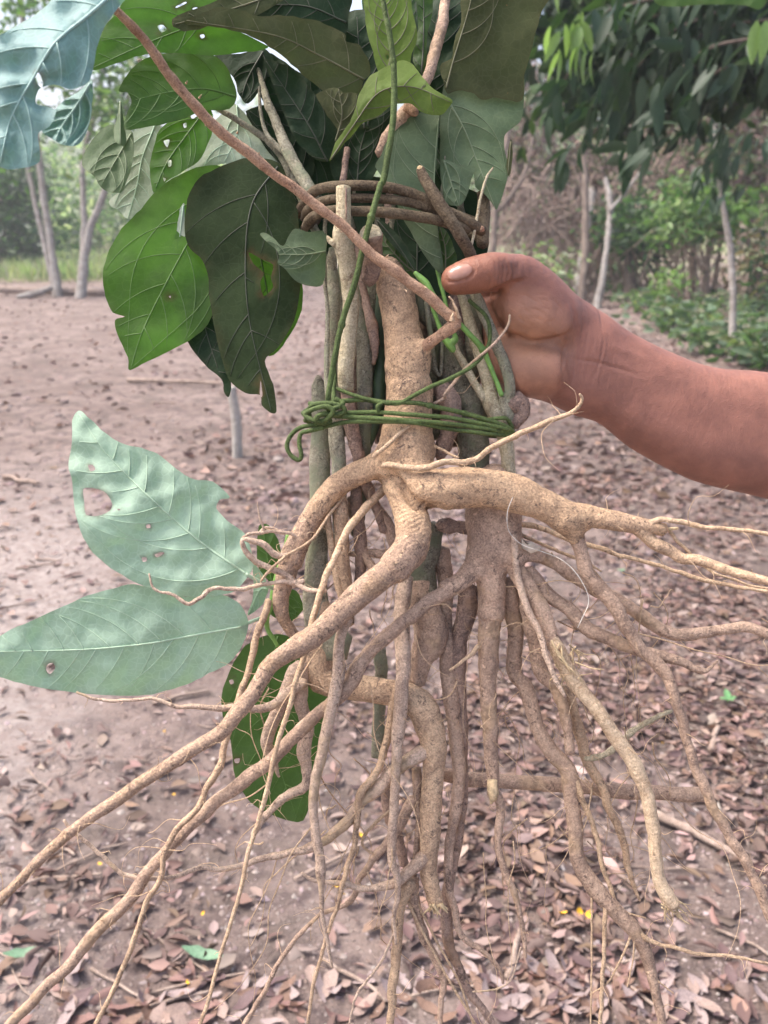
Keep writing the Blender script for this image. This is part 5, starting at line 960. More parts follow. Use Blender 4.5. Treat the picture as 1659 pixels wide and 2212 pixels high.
limb('loose_loop', 'M', [(1300, 990, -.9, 15), (1345, 1030, -1.2, 15), (1410, 1090, -1.4, 16), (1440, 1180, -1.6, 16), (1425, 1310, -1.9, 16), (1335, 1425, -2.2, 16), (1200, 1505, -2.5, 17), (1050, 1570, -2.6, 17), (930, 1632, -2.6, 17), 'A', (825, 188, -2.4, 14), (730, 180, -2.0, 14), (600, 150, -1.6, 13), (490, 108, -1.2, 12)], 'vine', tie, .04, .1)
for nd_ in ([('A'), (970, 196, -2.36, 13), (992, 200, -2.34, 21), (1012, 205, -2.25, 13)], [('A'), (745, 182, -2.1, 12), (768, 185, -2.2, 19), (790, 185, -2.25, 12)], [('M'), (432, 1185, -2.56, 20), (440, 1150, -2.6, 29), (449, 1115, -2.64, 20)], [('M'), (632, 462, -3.46, 20), (640, 430, -3.5, 29), (648, 400, -3.5, 20)], [('T2'), (798, 360, -3.96, 16), (796, 330, -4, 24), (792, 300, -4.03, 16)], [('A'), (1160, 238, -1.66, 12), (1182, 243, -1.6, 18), (1204, 250, -1.55, 12)], [('A'), (640, 266, -1.9, 12), (660, 267, -1.92, 18), (682, 268, -1.95, 12)]):
    limb('node', nd_[0], nd_[1:], 'vine', tie, .15, .1)
limb('side_shoot', 'A', [(475, -10, -.9, 14), (478, 100, -1.2, 14), (470, 210, -1.8, 15)], 'vine', tie, .04)
limb('leaf_node', 'A', [(720, 235, -2.1, 12), (715, 205, -2.2, 16), (735, 190, -2.2, 10)], 'vine', tie, .1)
tdr = stem('thin dry tendril looping past the palm to the thick root', 'M', [(1576, 1088, -2.6, 9), (1560, 1165, -2.6, 10), (1480, 1272, -2.5, 11), (1380, 1362, -2.3, 11), (1285, 1442, -2.0, 12), (1210, 1530, -1.6, 12), (1140, 1622, -1.2, 14), 'A', (1070, 160, -.6, 11), (1015, 190, -.4, 8)], 'root3', .1, .3, name='tendril')
# ---- brown vine coil
coil = thing('vine_coil', 'dark brown woody vine coiled three times round the bundle above the hand', 'vine', P(850, 470, -2))
limb('strand', 'M', [(140, 410, 1.4, 30), (160, 370, .6, 35), (250, 262, -.9, 38), (370, 222, -1.6, 38), (520, 216, -2.2, 37), (700, 222, -2.4, 37), (850, 248, -2.4, 38), (980, 296, -2.3, 40), (1100, 370, -2.1, 42), (1230, 432, -1.8, 44), (1340, 492, -1.4, 44), (1392, 522, -1.0, 42)], 'coil', coil, .07, .15)
limb('strand', 'M', [(1395, 260, 1.2, 44), (1402, 380, 1.2, 46), (1398, 520, .8, 46), (1395, 620, .6, 44)], 'coil', coil, .08, .15)
limb('strand', 'M', [(185, 440, 1.0, 28), (200, 390, .2, 33), (270, 335, -.9, 34), (400, 302, -1.6, 34), (560, 300, -2.0, 34), (750, 308, -2.2, 35), (900, 332, -2.2, 37), (1050, 376, -2.0, 38), (1160, 440, -1.6, 38), (1270, 500, -1.2, 38)], 'coil', coil, .07, .15)
limb('strand', 'M', [(190, 520, .8, 24), (200, 480, .1, 32), (250, 422, -.9, 37), (360, 384, -1.7, 38), (520, 386, -2.2, 38), (700, 394, -2.5, 39), (900, 418, -2.5, 40), (1050, 444, -2.3, 40), (1180, 474, -2.0, 40), (1300, 510, -1.4, 38)], 'coil', coil, .07, .15)
limb('strand', 'M', [(140, 420, 1.4, 30), (300, 330, 4.2, 38), (700, 300, 5.2, 38), (1100, 350, 4.6, 38), (1390, 500, 1.6, 40)], 'coil', coil)
limb('strand', 'M', [(190, 500, .8, 30), (350, 420, 4.4, 38), (700, 390, 5.4, 38), (1100, 430, 4.6, 38), (1380, 560, 1.4, 40)], 'coil', coil)
limb('cut_end', 'M', [(972, 105, -3.0, 32), (995, 165, -3.1, 40), (1045, 245, -3.3, 45), (1130, 385, -3.3, 47), (1220, 522, -3.0, 45), (1285, 630, -2.4, 44), (1320, 710, -1.6, 42)], 'coil', coil, .07, .12, flat=True)
limb('cut_face', 'M', [(968, 95, -3.0, 20), (970, 102, -3.05, 28), (976, 112, -3.05, 26)], 'wood', coil, .1)
limb('joint_ring', 'M', [(1378, 525, -1.5, 14), (1388, 500, -1.6, 16), (1398, 520, -1.4, 12)], 'red', coil)

# ---- upper sticks
stem('rough brown stick slanting up out of the leaves', 'T2', [(1085, -40, 1.2, 28), (1062, 130, .6, 32), (1022, 280, 0, 35), (982, 420, -.4, 31), (900, 560, -.4, 36), (840, 630, -.4, 45), (760, 740, -.2, 40), (720, 830, .2, 34)], 'root2', .12, .3, name='stick', kids=[('broken_stub', 'T2', [(880, 580, -.8, 40), (905, 600, -1.1, 30), (915, 618, -1.2, 22)], 'red')])
stem('grey splintered stick rising at the upper left of the coil', 'T2', [(55, 340, 1.6, 12), (85, 440, 1.4, 18), (120, 560, 1.2, 25), (180, 700, 1, 30), (245, 850, .6, 40), (330, 1000, .2, 40), (380, 1100, 0, 36)], 'greystem', .12, .2, name='stick', kids=[('side_twig', 'T2', [(70, 470, 1.2, 8), (80, 600, 1.1, 11), (110, 720, 1, 13), (180, 800, .8, 16), (230, 850, .7, 14)], 'greystem')])
stem('short dark stick standing behind the coil', 'T2', [(548, 800, 1.4, 20), (535, 900, 1.2, 20), (520, 1020, .6, 20)], 'darkroot', name='stick')
stem('slim leaf stalk standing right of the central pale leaf', 'T2', [(1065, 640, .6, 9), (1075, 780, .5, 11), (1075, 870, .5, 14), (1070, 960, .4, 11), (1055, 1080, .2, 11)], 'greystem', name='stalk')
stem('dry splinter standing above the thumb', 'T2', [(1335, 905, -1.2, 5), (1300, 960, -1.3, 8), (1265, 1080, -1.5, 9), (1245, 1200, -1.6, 10), (1215, 1340, -1.6, 8)], 'palestem', name='splinter')

# ---- leaves: upper left spray
lt = thing('leafy_branch', 'spray of large leaves fanning out to the upper left of the bundle', 'leafy branch', P(660, 420, 1))
limb('twig', 'U', [(690, 520, 2, 10), (600, 330, 2.4, 9), (480, 240, 1.5, 7), (300, 130, 0, 6)], 'greystem', lt)
leaf(lt, 'T1', [(0, 190), (90, 140), (230, 50), (350, -60), (700, -60), (640, 40), (560, 150), (520, 260), (510, 340), (480, 440), (380, 485), (300, 458), (215, 480), (190, 560), (300, 590), (270, 680), (210, 720), (210, 790), (215, 870), (150, 905), (0, 900), (-90, 700), (-90, 300)],
     [(640, -60, -15), (480, 80, -16), (300, 230, -17), (180, 420, -18), (60, 640, -18), (0, 880, -18)], 'L_sheen', 'V_sheen', holes=[[(185, 392), (210, 395), (232, 440), (225, 476), (195, 440)]], nv=6, bulge=.45, wave=.8, rib=3, fold=(.15, .25), label='very large quilted leaf near the lens, painted blue green as sky sheen')
leaf(lt, 'T1', [(495, 430), (500, 520), (490, 620), (460, 735), (400, 790), (310, 770), (225, 705), (290, 600), (350, 540), (420, 500)], [(500, 430, -13.4), (420, 560, -13.6), (330, 690, -14), (300, 760, -14.2)], 'L_sheen', 'V_sheen', nv=5, bulge=.3, wave=.4)
leaf(lt, 'T1', [(640, 60), (740, -60), (1340, -60), (1330, 10), (1130, 60), (1200, 130), (1450, 250), (1330, 280), (1160, 300), (1000, 290), (850, 285), (740, 305), (650, 335), (490, 380), (520, 260), (560, 150)], [(1400, 90, -1), (1100, 130, -2.5), (850, 210, -4), (490, 370, -6)], 'L_green', 'V_green',
     holes=[[(850, 140), (880, 135), (900, 160), (870, 175)], [(1080, 190), (1100, 185), (1105, 200), (1088, 208)], [(950, 35), (1000, 10), (1005, 18), (955, 42)], [(1040, 45), (1065, 40), (1070, 60), (1048, 62)]], nv=7, vang=.7, bulge=.2)
leaf(lt, 'T1', [(640, 490), (690, 400), (760, 330), (860, 290), (1000, 278), (1110, 280), (1210, 340), (1260, 440), (1280, 520), (1240, 590), (1100, 600), (1000, 640), (880, 672), (760, 692), (672, 700), (682, 620), (708, 550), (690, 500)], [(1270, 520, .6), (1100, 480, -.6), (900, 500, -2), (650, 560, -4)], 'L_mid', 'V_green', nv=6, bulge=.2, fold=(-.15, .1))
leaf(lt, 'T1', [(870, 690), (1000, 610), (1130, 570), (1150, 690), (1090, 850), (1000, 920), (900, 980), (832, 1042), (812, 960), (812, 880), (835, 770)], [(1120, 580, .4), (1000, 740, -.2), (900, 880, -.8), (830, 1040, -1.4)], 'L_green', 'V_green', holes=[[(990, 670), (1005, 662), (1008, 685), (994, 690)], [(905, 870), (925, 865), (925, 895), (910, 900)], [(885, 760), (915, 755), (905, 795), (890, 780)], [(1030, 625), (1060, 605), (1065, 625), (1040, 642)], [(880, 960), (895, 965), (888, 980)]], nv=6, bulge=.1)
leaf(lt, 'T1', [(730, 700), (860, 660), (860, 760), (820, 850), (850, 1060), (790, 1110), (700, 1185), (640, 1140), (585, 1090), (660, 1020), (692, 960), (680, 860), (690, 790)], [(840, 670, 2), (770, 850, 2), (740, 1000, 1.8), (690, 1180, 1.4)], 'L_white', 'V_pale', nv=6, bulge=.12)
leaf(lt, 'T1', [(1140, 680), (1200, 610), (1270, 560), (1360, 660), (1430, 760), (1510, 890), (1480, 960), (1380, 880), (1250, 880), (1030, 905), (1090, 800)], [(1280, 570, 2.6), (1280, 720, 2.4), (1200, 900, 2)], 'L_white', 'V_pale', nv=4, bulge=.12)
leaf(lt, 'T1', [(440, 890), (480, 780), (560, 690), (650, 672), (720, 720), (720, 860), (692, 960), (650, 1042), (560, 1025), (510, 955)], [(720, 700, .6), (640, 840, 0), (540, 1010, -1)], 'L_sage', 'V_sage', nv=4, bulge=.15, label='rounded dull green leaf at the left of the spray')
leaf(lt, 'T1', [(650, 540), (668, 640), (678, 785), (620, 765), (615, 700), (632, 640)], [(650, 550, -3), (650, 660, -3.2), (650, 780, -3.4)], 'L_sage', 'V_sage', nv=0, bulge=0, fold=(.8, .8))
leaf(lt, 'U', [(480, 360), (424, 362), (384, 380), (340, 408), (304, 452), (264, 492), (236, 540), (222, 592), (228, 640), (244, 676), (270, 683), (248, 692), (253, 722), (276, 772), (280, 800), (320, 780), (392, 745), (450, 700), (480, 600), (490, 500), (500, 420)], [(480, 375, 1.5), (430, 480, .6), (370, 590, -.4), (310, 710, -1.2), (282, 795, -1.6)], 'L_green', 'V_green', nv=6, bulge=.15, fold=(.05, -.1), holes=[[(365, 640), (369, 639), (368, 644)]], label='large bright green leaf lit through from behind')
leaf(lt, 'U', [(388, 455), (398, 440), (400, 500), (396, 514), (376, 518), (384, 490)], [(396, 445, .3), (388, 515, .2)], 'fib' if False else 'L_white', 'V_pale', nv=0, bulge=0, ragged=2, label='dry tan torn patch')
leaf(lt, 'U', [(600, 350), (540, 340), (480, 358), (430, 385), (405, 430), (399, 500), (405, 530), (430, 555), (448, 590), (453, 650), (470, 740), (495, 820), (530, 850), (560, 852), (566, 875), (585, 892), (597, 888), (590, 830), (572, 780), (600, 752), (636, 690), (650, 610), (648, 520), (640, 440), (622, 390)], [(600, 360, .2), (545, 440, -.6), (530, 560, -1), (540, 700, -1.2), (585, 885, -1.4)], 'L_dark', 'V_dark', nv=6, bulge=.18, fold=(.1, .15), holes=[[(537, 545), (565, 560), (590, 572), (585, 600), (590, 620), (570, 640), (562, 610), (570, 590), (548, 570)], [(563, 822), (567, 850), (565, 858), (561, 850)]], label='large dark leaf hanging at the left of the bundle')
leaf(lt, 'U', [(520, 530), (560, 540), (600, 555), (610, 640), (650, 600), (652, 670), (620, 735), (580, 770), (540, 700), (520, 620)], [(560, 540, 1.4), (580, 650, 1.2), (590, 765, 1)], 'L_green', 'V_green', nv=4)
leaf(lt, 'U', [(384, 610), (410, 597), (450, 594), (470, 640), (485, 740), (500, 830), (494, 858), (484, 846), (478, 818), (450, 795), (420, 760), (396, 720), (382, 665)], [(450, 600, .4), (440, 690, .2), (488, 850, -.4)], 'L_deep', 'V_dark', nv=5, bulge=.12)
# ---- leaves: top centre
lc = thing('leafy_branch', 'crown of mixed green and olive leaves rising above the brown coil', 'leafy branch', P(830, 400, 2))
limb('twig', 'U', [(850, 520, 3, 10), (840, 330, 3, 9), (830, 100, 3.5, 7), (820, -60, 3.5, 6)], 'mossstem', lc)
leaf(lc, 'T2', [(-270, 80), (-130, 40), (0, 60), (60, 88), (210, 85), (400, 115), (530, 180), (545, 222), (620, 250), (665, 330), (672, 395), (640, 440), (600, 512), (460, 515), (330, 420), (220, 320), (100, 235), (0, 185), (-160, 150), (-330, 130)], [(640, 430, -1.2), (400, 300, -2), (150, 190, -3), (-320, 110, -4.5)], 'L_olive', 'V_olive', nv=6, bulge=.2, fold=(.2, -.1), label='broad olive brown leaf underside at the top centre', ragged=1.6)
leaf(lc, 'T2', [(-200, 60), (100, -70), (550, -70), (552, 100), (545, 160), (520, 190), (400, 130), (230, 100), (60, 100)], [(540, 120, .2), (300, 30, -.6), (-100, 40, -2)], 'L_deep', 'V_dark', nv=5, bulge=.15)
leaf(lc, 'T2', [(-400, 100), (-200, 20), (60, -70), (300, -70), (60, 80), (-150, 130), (-340, 170)], [(250, -60, -1.6), (-50, 40, -3), (-380, 130, -4.6)], 'L_olive', 'V_olive', nv=4, ragged=2)
leaf(lc, 'T2', [(650, -60), (860, -60), (905, 80), (926, 200), (895, 290), (880, 360), (780, 390), (720, 395), (685, 280), (655, 170), (645, 80)], [(770, 380, -1.8), (790, 200, -2), (740, -50, -2.2)], 'L_yel', 'V_olive', nv=5, bulge=.12, holes=[[(758, 300), (768, 296), (772, 315), (762, 320)]])
leaf(lc, 'T2', [(715, 385), (790, 345), (850, 325), (905, 350), (960, 420), (1040, 500), (1112, 545), (1085, 590), (1050, 625), (960, 612), (880, 560), (790, 566), (720, 632), (640, 662), (560, 742), (455, 872), (482, 770), (560, 660), (600, 560), (628, 470), (665, 412)], [(460, 860, -1.6), (580, 680, -2.4), (720, 500, -3), (900, 470, -3.2), (1100, 550, -3.4)], 'L_yel', 'V_olive', nv=6, bulge=.12, fold=(.3, .4), label='folded yellow green leaf behind the rising vine', ragged=1.5)
leaf(lc, 'T2', [(378, 510), (480, 474), (530, 500), (605, 503), (604, 600), (550, 700), (488, 770), (492, 700), (430, 600)], [(485, 760, -1.5), (520, 620, -1.9), (500, 480, -2.2)], 'L_olive', 'V_olive', nv=4, bulge=.1, ragged=2)
leaf(lc, 'T2', [(1200, -70), (1650, -70), (1600, 60), (1562, 200), (1505, 400), (1495, 540), (1430, 545), (1330, 525), (1280, 540), (1230, 508), (1150, 492), (1090, 510), (1068, 430), (1050, 352), (1108, 310), (1128, 200), (1160, 120)], [(1075, 500, -.6), (1120, 330, -.8), (1190, 100, -1.2), (1230, -60, -1.4)], 'L_olive', 'V_olive', nv=3, bulge=.2, fold=(.05, .12), vang=.4, label='broad olive leaf underside at the top right of the bundle', ragged=1.5)
leaf(lc, 'T2', [(1075, 430), (1200, 420), (1300, 440), (1420, 430), (1500, 400), (1500, 560), (1488, 650), (1402, 720), (1396, 800), (1420, 900), (1402, 1000), (1372, 1090), (1352, 1130), (1300, 1060), (1240, 1010), (1228, 930), (1180, 1060), (1150, 1110), (1070, 1090), (1050, 900), (1050, 700)], [(1080, 520, .2), (1180, 700, 0), (1260, 900, 0), (1345, 1120, 0)], 'L_sage', 'V_sage', nv=5, bulge=.2, fold=(.1, .1), label='torn sage green leaf hanging above the hand')
leaf(lc, 'T2', [(1060, 860), (1150, 890), (1230, 900), (1228, 940), (1190, 1060), (1150, 1115), (1080, 1090), (1055, 980)], [(1070, 870, -.3), (1150, 1110, -.4)], 'L_sage', 'V_sage', nv=3)
leaf(lc, 'T2', [(760, 770), (860, 650), (960, 600), (1045, 610), (1035, 800), (1018, 1020), (1030, 1200), (1070, 1450), (1040, 1470), (960, 1370), (860, 1200), (770, 1000), (700, 900), (735, 830)], [(1055, 1440, -.6), (1030, 1200, -.8), (1018, 950, -.8), (1040, 640, -1)], 'L_sage', 'V_sage', nv=6, bulge=.2, fold=(.1, .2), label='long pale sage leaf running down under the brown coil')
leaf(lc, 'M', [(672, 440), (740, 470), (800, 530), (880, 620), (925, 720), (940, 800), (880, 720), (800, 640), (720, 540)], [(680, 450, -.4), (800, 590, -.8), (935, 790, -1)], 'L_deep', 'V_dark', nv=0, bulge=0)
leaf(lc, 'M', [(700, 540), (780, 590), (860, 680), (930, 780), (925, 880), (890, 930), (820, 870), (750, 800), (715, 700)], [(930, 800, -.2), (840, 720, -.2), (700, 560, -.1)], 'L_mid', 'V_olive', nv=4)
leaf(lc, 'M', [(1100, 490), (1160, 540), (1200, 640), (1220, 720), (1150, 780), (1120, 760), (1100, 620)], [(1140, 780, -.4), (1140, 640, -.4), (1105, 500, -.2)], 'L_mid', 'V_olive', nv=3)
leaf(lc, 'T2', [(100, 320), (180, 340), (260, 370), (340, 470), (420, 570), (492, 700), (482, 790), (440, 872), (360, 850), (260, 745), (200, 600), (150, 470)], [(440, 870, .4), (330, 660, -.1), (110, 330, -.8)], 'L_deep', 'V_dark', nv=5, bulge=.2, label='glossy deep green leaf in the shade left of the vine')
for k, (pl, mr_, mt) in enumerate((([(500, 560), (640, 640), (780, 560), (800, 760), (720, 900), (640, 1010), (500, 1010), (450, 850)], [(600, 1000, 1.6), (620, 800, 1.4), (680, 600, 1.2)], 'L_deep'), ([(480, 100), (700, 60), (740, 360), (760, 620), (620, 700), (560, 520), (520, 300)], [(640, 690, 1.2), (620, 400, 1.2), (600, 90, 1.4)], 'L_deep'), ([(880, 0), (1240, -60), (1240, 200), (1110, 420), (1080, 640), (900, 660), (860, 360)], [(980, 640, 2), (1000, 300, 2), (1060, -40, 2.4)], 'L_deep'),
                    ([(20, 300), (140, 290), (300, 400), (480, 500), (500, 700), (420, 860), (200, 700), (80, 520)], [(420, 860, 2.2), (250, 560, 2), (30, 300, 1.6)], 'L_deep'), ([(640, -70), (1000, -70), (1000, 200), (800, 420), (680, 300)], [(800, 400, 2.2), (820, 100, 2.4), (820, -60, 2.6)], 'L_mid'), ([(1000, 560), (1120, 540), (1240, 640), (1200, 900), (1100, 1050), (1000, 1000)], [(1080, 1040, 1.6), (1100, 600, 1.6)], 'L_deep'),
                    ([(920, -70), (1000, -70), (1010, 60), (980, 200), (970, 400), (900, 330), (930, 150)], [(950, 390, -.2), (960, 200, -.3), (960, -60, -.4)], 'L_mid'))):
    leaf(lc, 'T2', pl, mr_, mt, 'V_dark', nv=5, bulge=.2, wave=.5)
leaf(lc, 'T1', [(1160, 300), (1300, 290), (1420, 260), (1480, 330), (1420, 460), (1340, 560), (1290, 510), (1260, 420)], [(1420, 280, 1.4), (1340, 420, 1.2), (1300, 540, 1)], 'L_deep', 'V_dark', nv=3)
leaf(lc, 'T1', [(1330, 600), (1500, 560), (1659, 640), (1700, 900), (1640, 1000), (1480, 860), (1400, 740)], [(1640, 980, 2.4), (1500, 720, 2.2), (1350, 600, 2)], 'L_deep', 'V_dark', nv=4)
leaf(lc, 'U', [(590, 330), (680, 300), (780, 330), (790, 440), (760, 540), (680, 560), (640, 480), (600, 420)], [(760, 540, 3), (700, 430, 2.8), (600, 340, 2.4)], 'L_deep', 'V_dark', nv=4)
leaf(lc, 'U', [(760, 380), (900, 400), (1040, 420), (1050, 560), (960, 640), (820, 600), (770, 500)], [(900, 630, 2.6), (900, 500, 2.6), (880, 400, 2.6)], 'L_deep', 'V_dark', nv=4)
# ---- small torn leaf at the left of the stems
lf = thing('torn_leaf', 'small torn sage leaf sticking out left of the stems', 'leaf', P(690, 560))
leaf(lf, 'M', [(-110, 545), (-80, 530), (-20, 570), (45, 622), (88, 545), (130, 508), (220, 528), (330, 525), (335, 640), (318, 880), (220, 892), (120, 850), (60, 780), (12, 740), (18, 690), (-10, 640), (-70, 590)], [(330, 660, -.9), (200, 680, -1.7), (20, 680, -2.3)], 'L_sage', 'V_sage', nv=4, bulge=.12, fold=(.05, .1), wave=.15)
# ---- lower left pair of leaves
ll = thing('leafy_branch', 'low side branch with two big pale leaves spread out to the left', 'leafy branch', P(590, 1270, 1.5))
limb('twig', 'C', [(1560, 900, 2.6, 16), (1500, 1100, 2.2, 18), (1470, 1250, 2, 18), (1440, 1380, 2, 16), (1500, 1500, 2.4, 12)], 'greentwig', ll)
leaf(ll, 'C', [(430, 225), (490, 275), (570, 350), (650, 400), (760, 430), (850, 460), (950, 540), (1050, 600), (1150, 612), (1240, 690), (1185, 708), (1170, 760), (1230, 822), (1320, 890), (1355, 970), (1368, 1060), (1320, 1150), (1250, 1212), (1100, 1235), (960, 1225), (850, 1200), (720, 1150), (600, 1080), (500, 990), (440, 890), (402, 760), (390, 620), (370, 520), (388, 400), (392, 280)],
     [(1330, 1110, -.2), (1100, 950, -.6), (900, 780, -1), (720, 610, -1.4), (560, 440, -1.2), (430, 250, -.6)], 'L_pale', 'V_pale', nv=8, bulge=.28, wave=.6, res=44, rib=2.8, fold=(-.15, .2), petiole=[(1330, 1110, -.2, 10), (1400, 1150, .4, 11), (1480, 1190, 1.4, 11)], label='big pale leaf with a large hole, pointing up left',
     holes=[[(450, 650), (500, 645), (570, 670), (605, 730), (590, 770), (530, 795), (465, 790), (455, 720)], [(475, 525), (500, 520), (515, 545), (490, 555)], [(790, 845), (812, 842), (812, 860), (792, 862)], [(766, 1022), (790, 1020), (792, 1040), (772, 1044)], [(835, 1005), (870, 992), (888, 998), (850, 1020)], [(632, 758), (650, 758), (642, 768)]])
leaf(ll, 'C', [(-80, 1500), (60, 1410), (200, 1350), (330, 1290), (470, 1230), (600, 1190), (720, 1165), (850, 1192), (1000, 1230), (1200, 1222), (1290, 1270), (1335, 1340), (1332, 1430), (1290, 1530), (1220, 1600), (1130, 1645), (1060, 1685), (940, 1730), (780, 1765), (600, 1766), (400, 1750), (200, 1720), (40, 1680), (-80, 1620)],
     [(1300, 1395, .6), (1050, 1440, .2), (800, 1485, -.2), (500, 1515, -.8), (200, 1525, -1.4), (-80, 1530, -2)], 'L_pale', 'V_pale', nv=9, bulge=.26, wave=.55, res=44, rib=2.8, fold=(.2, -.05), petiole=[(1300, 1395, .6, 10), (1360, 1365, .9, 10), (1420, 1345, 1.5, 11)], label='big pale leaf lying level, pointing left', holes=[[(255, 1600), (285, 1590), (298, 1620), (270, 1650), (250, 1630)]])
leaf(ll, 'U', [(590, 1370), (530, 1395), (487, 1470), (478, 1530), (498, 1600), (508, 1680), (540, 1732), (600, 1766), (655, 1772), (680, 1700), (708, 1600), (714, 1500), (692, 1430), (640, 1380)], [(600, 1375, 3.2), (580, 1500, 3.4), (600, 1640, 3.6), (640, 1765, 3.8)], 'L_mid', 'V_green', nv=6, bulge=.2, holes=[[(495, 1470), (503, 1468), (505, 1476), (498, 1478)], [(506, 1640), (518, 1638), (516, 1648), (508, 1648)]], label='hanging green leaf behind the lower roots')
leaf(ll, 'C', [(1400, 850), (1450, 845), (1510, 950), (1510, 1100), (1480, 1170), (1400, 1080), (1385, 960)], [(1470, 1160, 2.6), (1440, 1000, 2.6), (1420, 850, 2.6)], 'L_mid', 'V_green', nv=4)
leaf(ll, 'C', [(1370, 1060), (1420, 1110), (1450, 1190), (1420, 1270), (1335, 1335), (1370, 1220)], [(1440, 1190, 2), (1400, 1200, 2), (1340, 1330, 2)], 'L_pale', 'V_pale', nv=3)
leaf(ll, 'C', [(1480, 1190), (1600, 1200), (1640, 1300), (1560, 1370), (1450, 1320)], [(1480, 1200, 3), (1620, 1330, 3)], 'L_mid', 'V_green', nv=3)
tb = TB(); a_ = P(995 + 1655 * .4, -16, 85); tb.tube([(*a_, .0022), (*(a_ + Vector((.10, .15, .12))), .004), (*(a_ + Vector((.5, 1.1, .5))), .010), (1.9, 3.6, 3.2, .02), (2.6, 4.8, 3.9, .035)], sides=8, minstep=.03); obj('branch', tb.mesh('branch'), M['trunkdark'], over)
# ---- leaf entering at the top right corner: part of the overhanging tree
leaf(over, 'T3', [(1040, -90), (1046, 8), (1110, 35), (1250, 30), (1380, 24), (1540, 30), (1612, 52), (1659, 0), (1640, -90)], [(1660, -40, 85), (1350, -20, 86), (1050, 0, 88)], 'L_mid', 'V_green', nv=4, bulge=.5, label='near green leaf at the top right corner')
leaf(lc, 'U', [(1104, 300), (1108, 340), (1100, 380), (1094, 360), (1098, 320)], [(1104, 300, 0), (1097, 375, 0)], 'L_olive', 'V_olive', nv=0, bulge=0)

# long fine rootlets hanging among the thicker roots
for par, cells_, n_ in ((thi, (560, 860, 1450, 1900), 26), (sec, (960, 1450, 1200, 1850), 46), (thi, (680, 900, 1080, 1400), 16), (sec, (1180, 1650, 1180, 1450), 14)):
    hb = HAIR.setdefault(par.name, (TB(), par))[0]
    for k in range(n_):
        p = P(random.uniform(cells_[0], cells_[1]), random.uniform(cells_[2], cells_[3]), random.uniform(-1, 3)); ln = random.uniform(.03, .16); r0 = random.uniform(.0003, .0007)
        d = Vector((random.gauss(0, .6) + (p.x - .04) * 4, random.gauss(0, .3), -1)).normalized(); q = []
        for i in range(8):
            q.append((*p, r0 * (1 - .1 * i))); d = (d + Vector((random.gauss(0, .28), random.gauss(0, .2), random.gauss(-.05, .25)))).normalized(); p = p + d * ln / 7
        hb.tube(q, sides=5, knob=.05, minstep=.004)
for tb_, par in HAIR.values(): tag(obj('root_hairs', tb_.mesh('root_hairs'), M['rootthin'], par), kind='stuff')

# ================================================================== THE HOLDING HAND
per = thing('person', 'bare forearm and fist reaching in from the right to grip the bundle', 'person', P(1500, 900, 4))
hp = lambda pts: px('H', pts)
TH = [(128, 242, -2.6, 74), (200, 222, -2.5, 88), (300, 205, -2.2, 94), (370, 208, -1.6, 92), (455, 232, -.8, 104), (560, 330, .4, 118), (660, 440, 1.6, 118)]
prims = chain(hp(TH), 1, .004)
prims += chain(hp([(400, 320, .6, 108), (480, 400, .2, 142), (590, 445, .7, 126)]), 1, .008)                # ball of the thumb
prims += chain(hp([(360, 640, 1.8, 108), (470, 690, 1.0, 122), (560, 690, 1.1, 118)]), 1, .008)               # heel of the hand
prims += chain(hp([(330, 300, 3.4, 105), (350, 420, 3.6, 110), (370, 560, 3.6, 110), (390, 680, 3.4, 105)]), 1, .010)   # palm
prims += chain(hp([(420, 300, 3.2, 105), (600, 420, 3.0, 125), (760, 530, 2.8, 124)]), 1, .012)
prims += chain(hp([(420, 680, 3.0, 115), (600, 720, 3.0, 122), (740, 770, 3.0, 112)]), 1, .012)
prims += chain(hp([(600, 570, 3.0, 130), (760, 640, 3.0, 135)]), 1, .012)
prims += chain(hp([(760, 530, 2.8, 124), (900, 600, 3.0, 122), (1100, 720, 3.4, 138), (1350, 830, 3.8, 158), (1660, 890, 4.2, 190), (2300, 1010, 5.0, 235), (2900, 1100, 5.6, 230)]), 1, .014)
prims += chain(hp([(740, 770, 3.0, 112), (900, 850, 3.2, 118), (1100, 970, 3.6, 140), (1350, 1075, 4.0, 160), (1660, 1130, 4.4, 182), (2300, 1240, 5.2, 215), (2900, 1300, 5.6, 215)]), 1, .014)
prims += chain(hp([(760, 640, 3.0, 132), (1000, 780, 3.6, 160), (1350, 950, 4.4, 200), (1660, 1010, 5.0, 235), (2300, 1120, 5.6, 280), (2900, 1200, 6, 270)]), 1, .014)
for y, dy, l in ((300, -20, 1.0), (425, -4, 1.08), (550, 8, 1.02), (665, 22, .85)):                        # four fingers closed behind the bundle
    prims += chain(hp([(360, y, 3.8, 66), (330 - 110 * l, y + dy, 6.4, 63), (330 - 290 * l, y + dy, 6.6, 56), (330 - 420 * l, y + dy, 5.8, 50), (330 - 490 * l, y + dy, 5.2, 44)]), 1, .003)
V, Q = sdf_mesh(prims, .0009, .008)
me = mesh_np('arm', V, Q, None, True); nn = np.zeros(len(V) * 3, np.float32); me.vertices.foreach_get('normal', nn); nn = nn.reshape(-1, 3)
pix = to_pix(V); front = (nn @ np.array(FW)) < .25; off = np.zeros(len(V))
